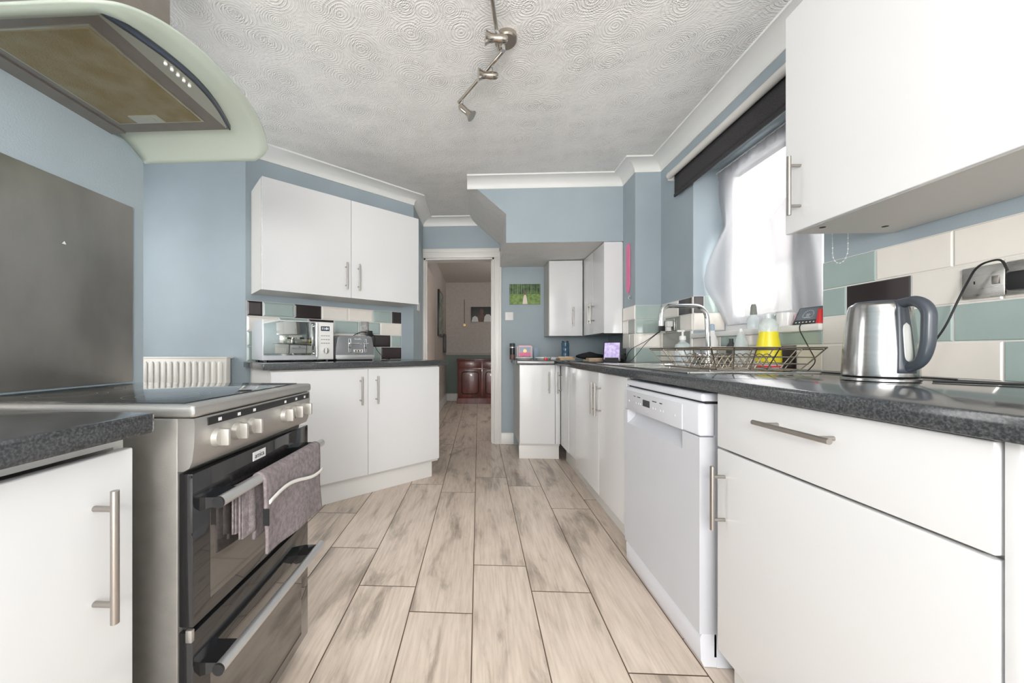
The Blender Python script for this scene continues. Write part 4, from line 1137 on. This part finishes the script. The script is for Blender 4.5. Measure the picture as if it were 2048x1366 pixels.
# ------------------------------------------------------------------ hall things
sb = thing('sideboard', 'dark mahogany sideboard with panelled doors in the room beyond', 'sideboard', (-.40, 7.13, 0))
SW = .95
MB().box(0, SW, .01, .40, .09, .83, .003).build('carcass', 'brown_wood', sb)
MB().box(-.02, SW+.02, -.02, .40, .83, .86, .008).build('top', 'brown_wood', sb)
MB().prism([(-.015, 0), (SW+.015, 0), (SW+.015, .09), (SW+.002, .105), (-.002, .105), (-.015, .09)], -.015, .398, axis='y').build('plinth', 'brown_wood', sb)
for k in range(2):
    x = .02+k*.46
    MB().box(x, x+.44, 0, .015, .68, .81, .004).build('drawer_front', 'brown_wood', sb)
    d = MB().box(x, x+.44, 0, .015, .13, .665, .004).build('door', 'brown_wood', sb)
    m = MB(); pts = []
    x0, x1, z0_, z1_ = x+.06, x+.38, .19, .61
    for cx_, cz_, a0 in ((x1-.05, z1_-.05, 0), (x0+.05, z1_-.05, PI/2), (x0+.05, z0_+.05, PI), (x1-.05, z0_+.05, 1.5*PI)):
        for q in range(7): pts.append((cx_+.05*math.cos(a0+PI/2*q/6), -.002, cz_+.05*math.sin(a0+PI/2*q/6)))
    pts.append(pts[0]); m.tube(pts, .008, 8); m.build('moulding', 'dark_gap', d)
pc = thing('canvas_print', 'canvas photo of two people on the far room wall above the sideboard', 'picture', (.07, 7.55, 1.75))
MB().box(-.22, .22, -.025, -.0005, -.15, .15, .002).build('canvas', 'dark_grey_plastic', pc)
MB().lathe([(0, -.15), (.09, -.15), (.085, -.06), (.05, 0), (0, .01)], (-.02, -.026, 0), 18, sy=.02).build('painted_figure', 'brown_dark', pc)
MB().lathe([(0, -.06), (.04, -.04), (.045, .01), (.02, .05), (0, .055)], (-.01, -.028, .06), 18, sy=.02).build('painted_head', 'brown_dark', pc)
MB().lathe([(0, -.15), (.085, -.15), (.07, -.05), (.03, 0), (0, .0)], (.12, -.0275, 0), 18, sy=.02).build('painted_figure', 'paper_white', pc)
MB().lathe([(0, -.15), (.07, -.15), (.05, -.06), (0, -.03)], (-.14, -.0275, 0), 18, sy=.02).build('painted_figure', 'paper_white', pc)
wh = thing('wall_barometer', 'thin hanging cord with a brass disc on the far room wall', 'ornament', (-.285, 7.545, 1.50))
MB().box(-.006, .006, -.008, 0, .05, .55, .002).build('cord', 'brown_dark', wh)
MB().lathe([(0, 0), (.028, 0), (.028, .01), (0, .012)], (0, 0, .04), 20, A=RX(PI/2)).build('disc', 'brass', wh)
fr_ = thing('framed_picture', 'dark framed green picture on the left wall beyond the doorway', 'picture', (-.66, 6.15, 1.25))
MB().box(.0005, .03, -.16, .5, 0, .76, .004).build('frame', 'black_plastic', fr_)
MB().box(.03, .032, -.12, .46, .04, .72).build('print', 'print_pale', fr_)
o = MB().box(-.658, -.630, 6.9, 7.3, .98, 1.33, .004).build('wall_box', 'black_plastic'); tag(o, 'dark flat panel low on the left wall beyond the doorway', 'panel')

# ------------------------------------------------------------------ light and camera
wd = bpy.data.worlds.new('World'); scene.world = wd; wd.use_nodes = True
bg = wd.node_tree.nodes['Background']; bg.inputs[0].default_value = (1.0, .995, .98, 1); bg.inputs[1].default_value = 4.2

# added fill light, out of view behind the camera, brightens the ceiling
l = bpy.data.lights.new('ceiling_fill', 'AREA'); l.shape = 'DISK'; l.size = .5; l.energy = 24; l.color = (1, .99, .97)
o = bpy.data.objects.new('ceiling_fill', l); COL.objects.link(o); o.location = (-.1, -.9, 1.3)
o.rotation_euler = (Vector((.6, .9, 2.445))-Vector(o.location)).to_track_quat('-Z', 'Y').to_euler()

cam = bpy.data.cameras.new('Camera'); co = bpy.data.objects.new('Camera', cam); COL.objects.link(co)
cam.sensor_fit = 'HORIZONTAL'; cam.sensor_width = 36; cam.lens = 745/2048*36
cam.shift_x = (1024-922)/2048; cam.shift_y = (703-683)/2048; cam.clip_start = .02
co.location = (0, 0, 1.0); co.rotation_euler = (PI/2, 0, TH)
scene.camera = co
vs = scene.view_settings; vs.view_transform = 'Standard'; vs.look = 'None'; vs.gamma = 1; vs.exposure = .52; vs.use_curve_mapping = False
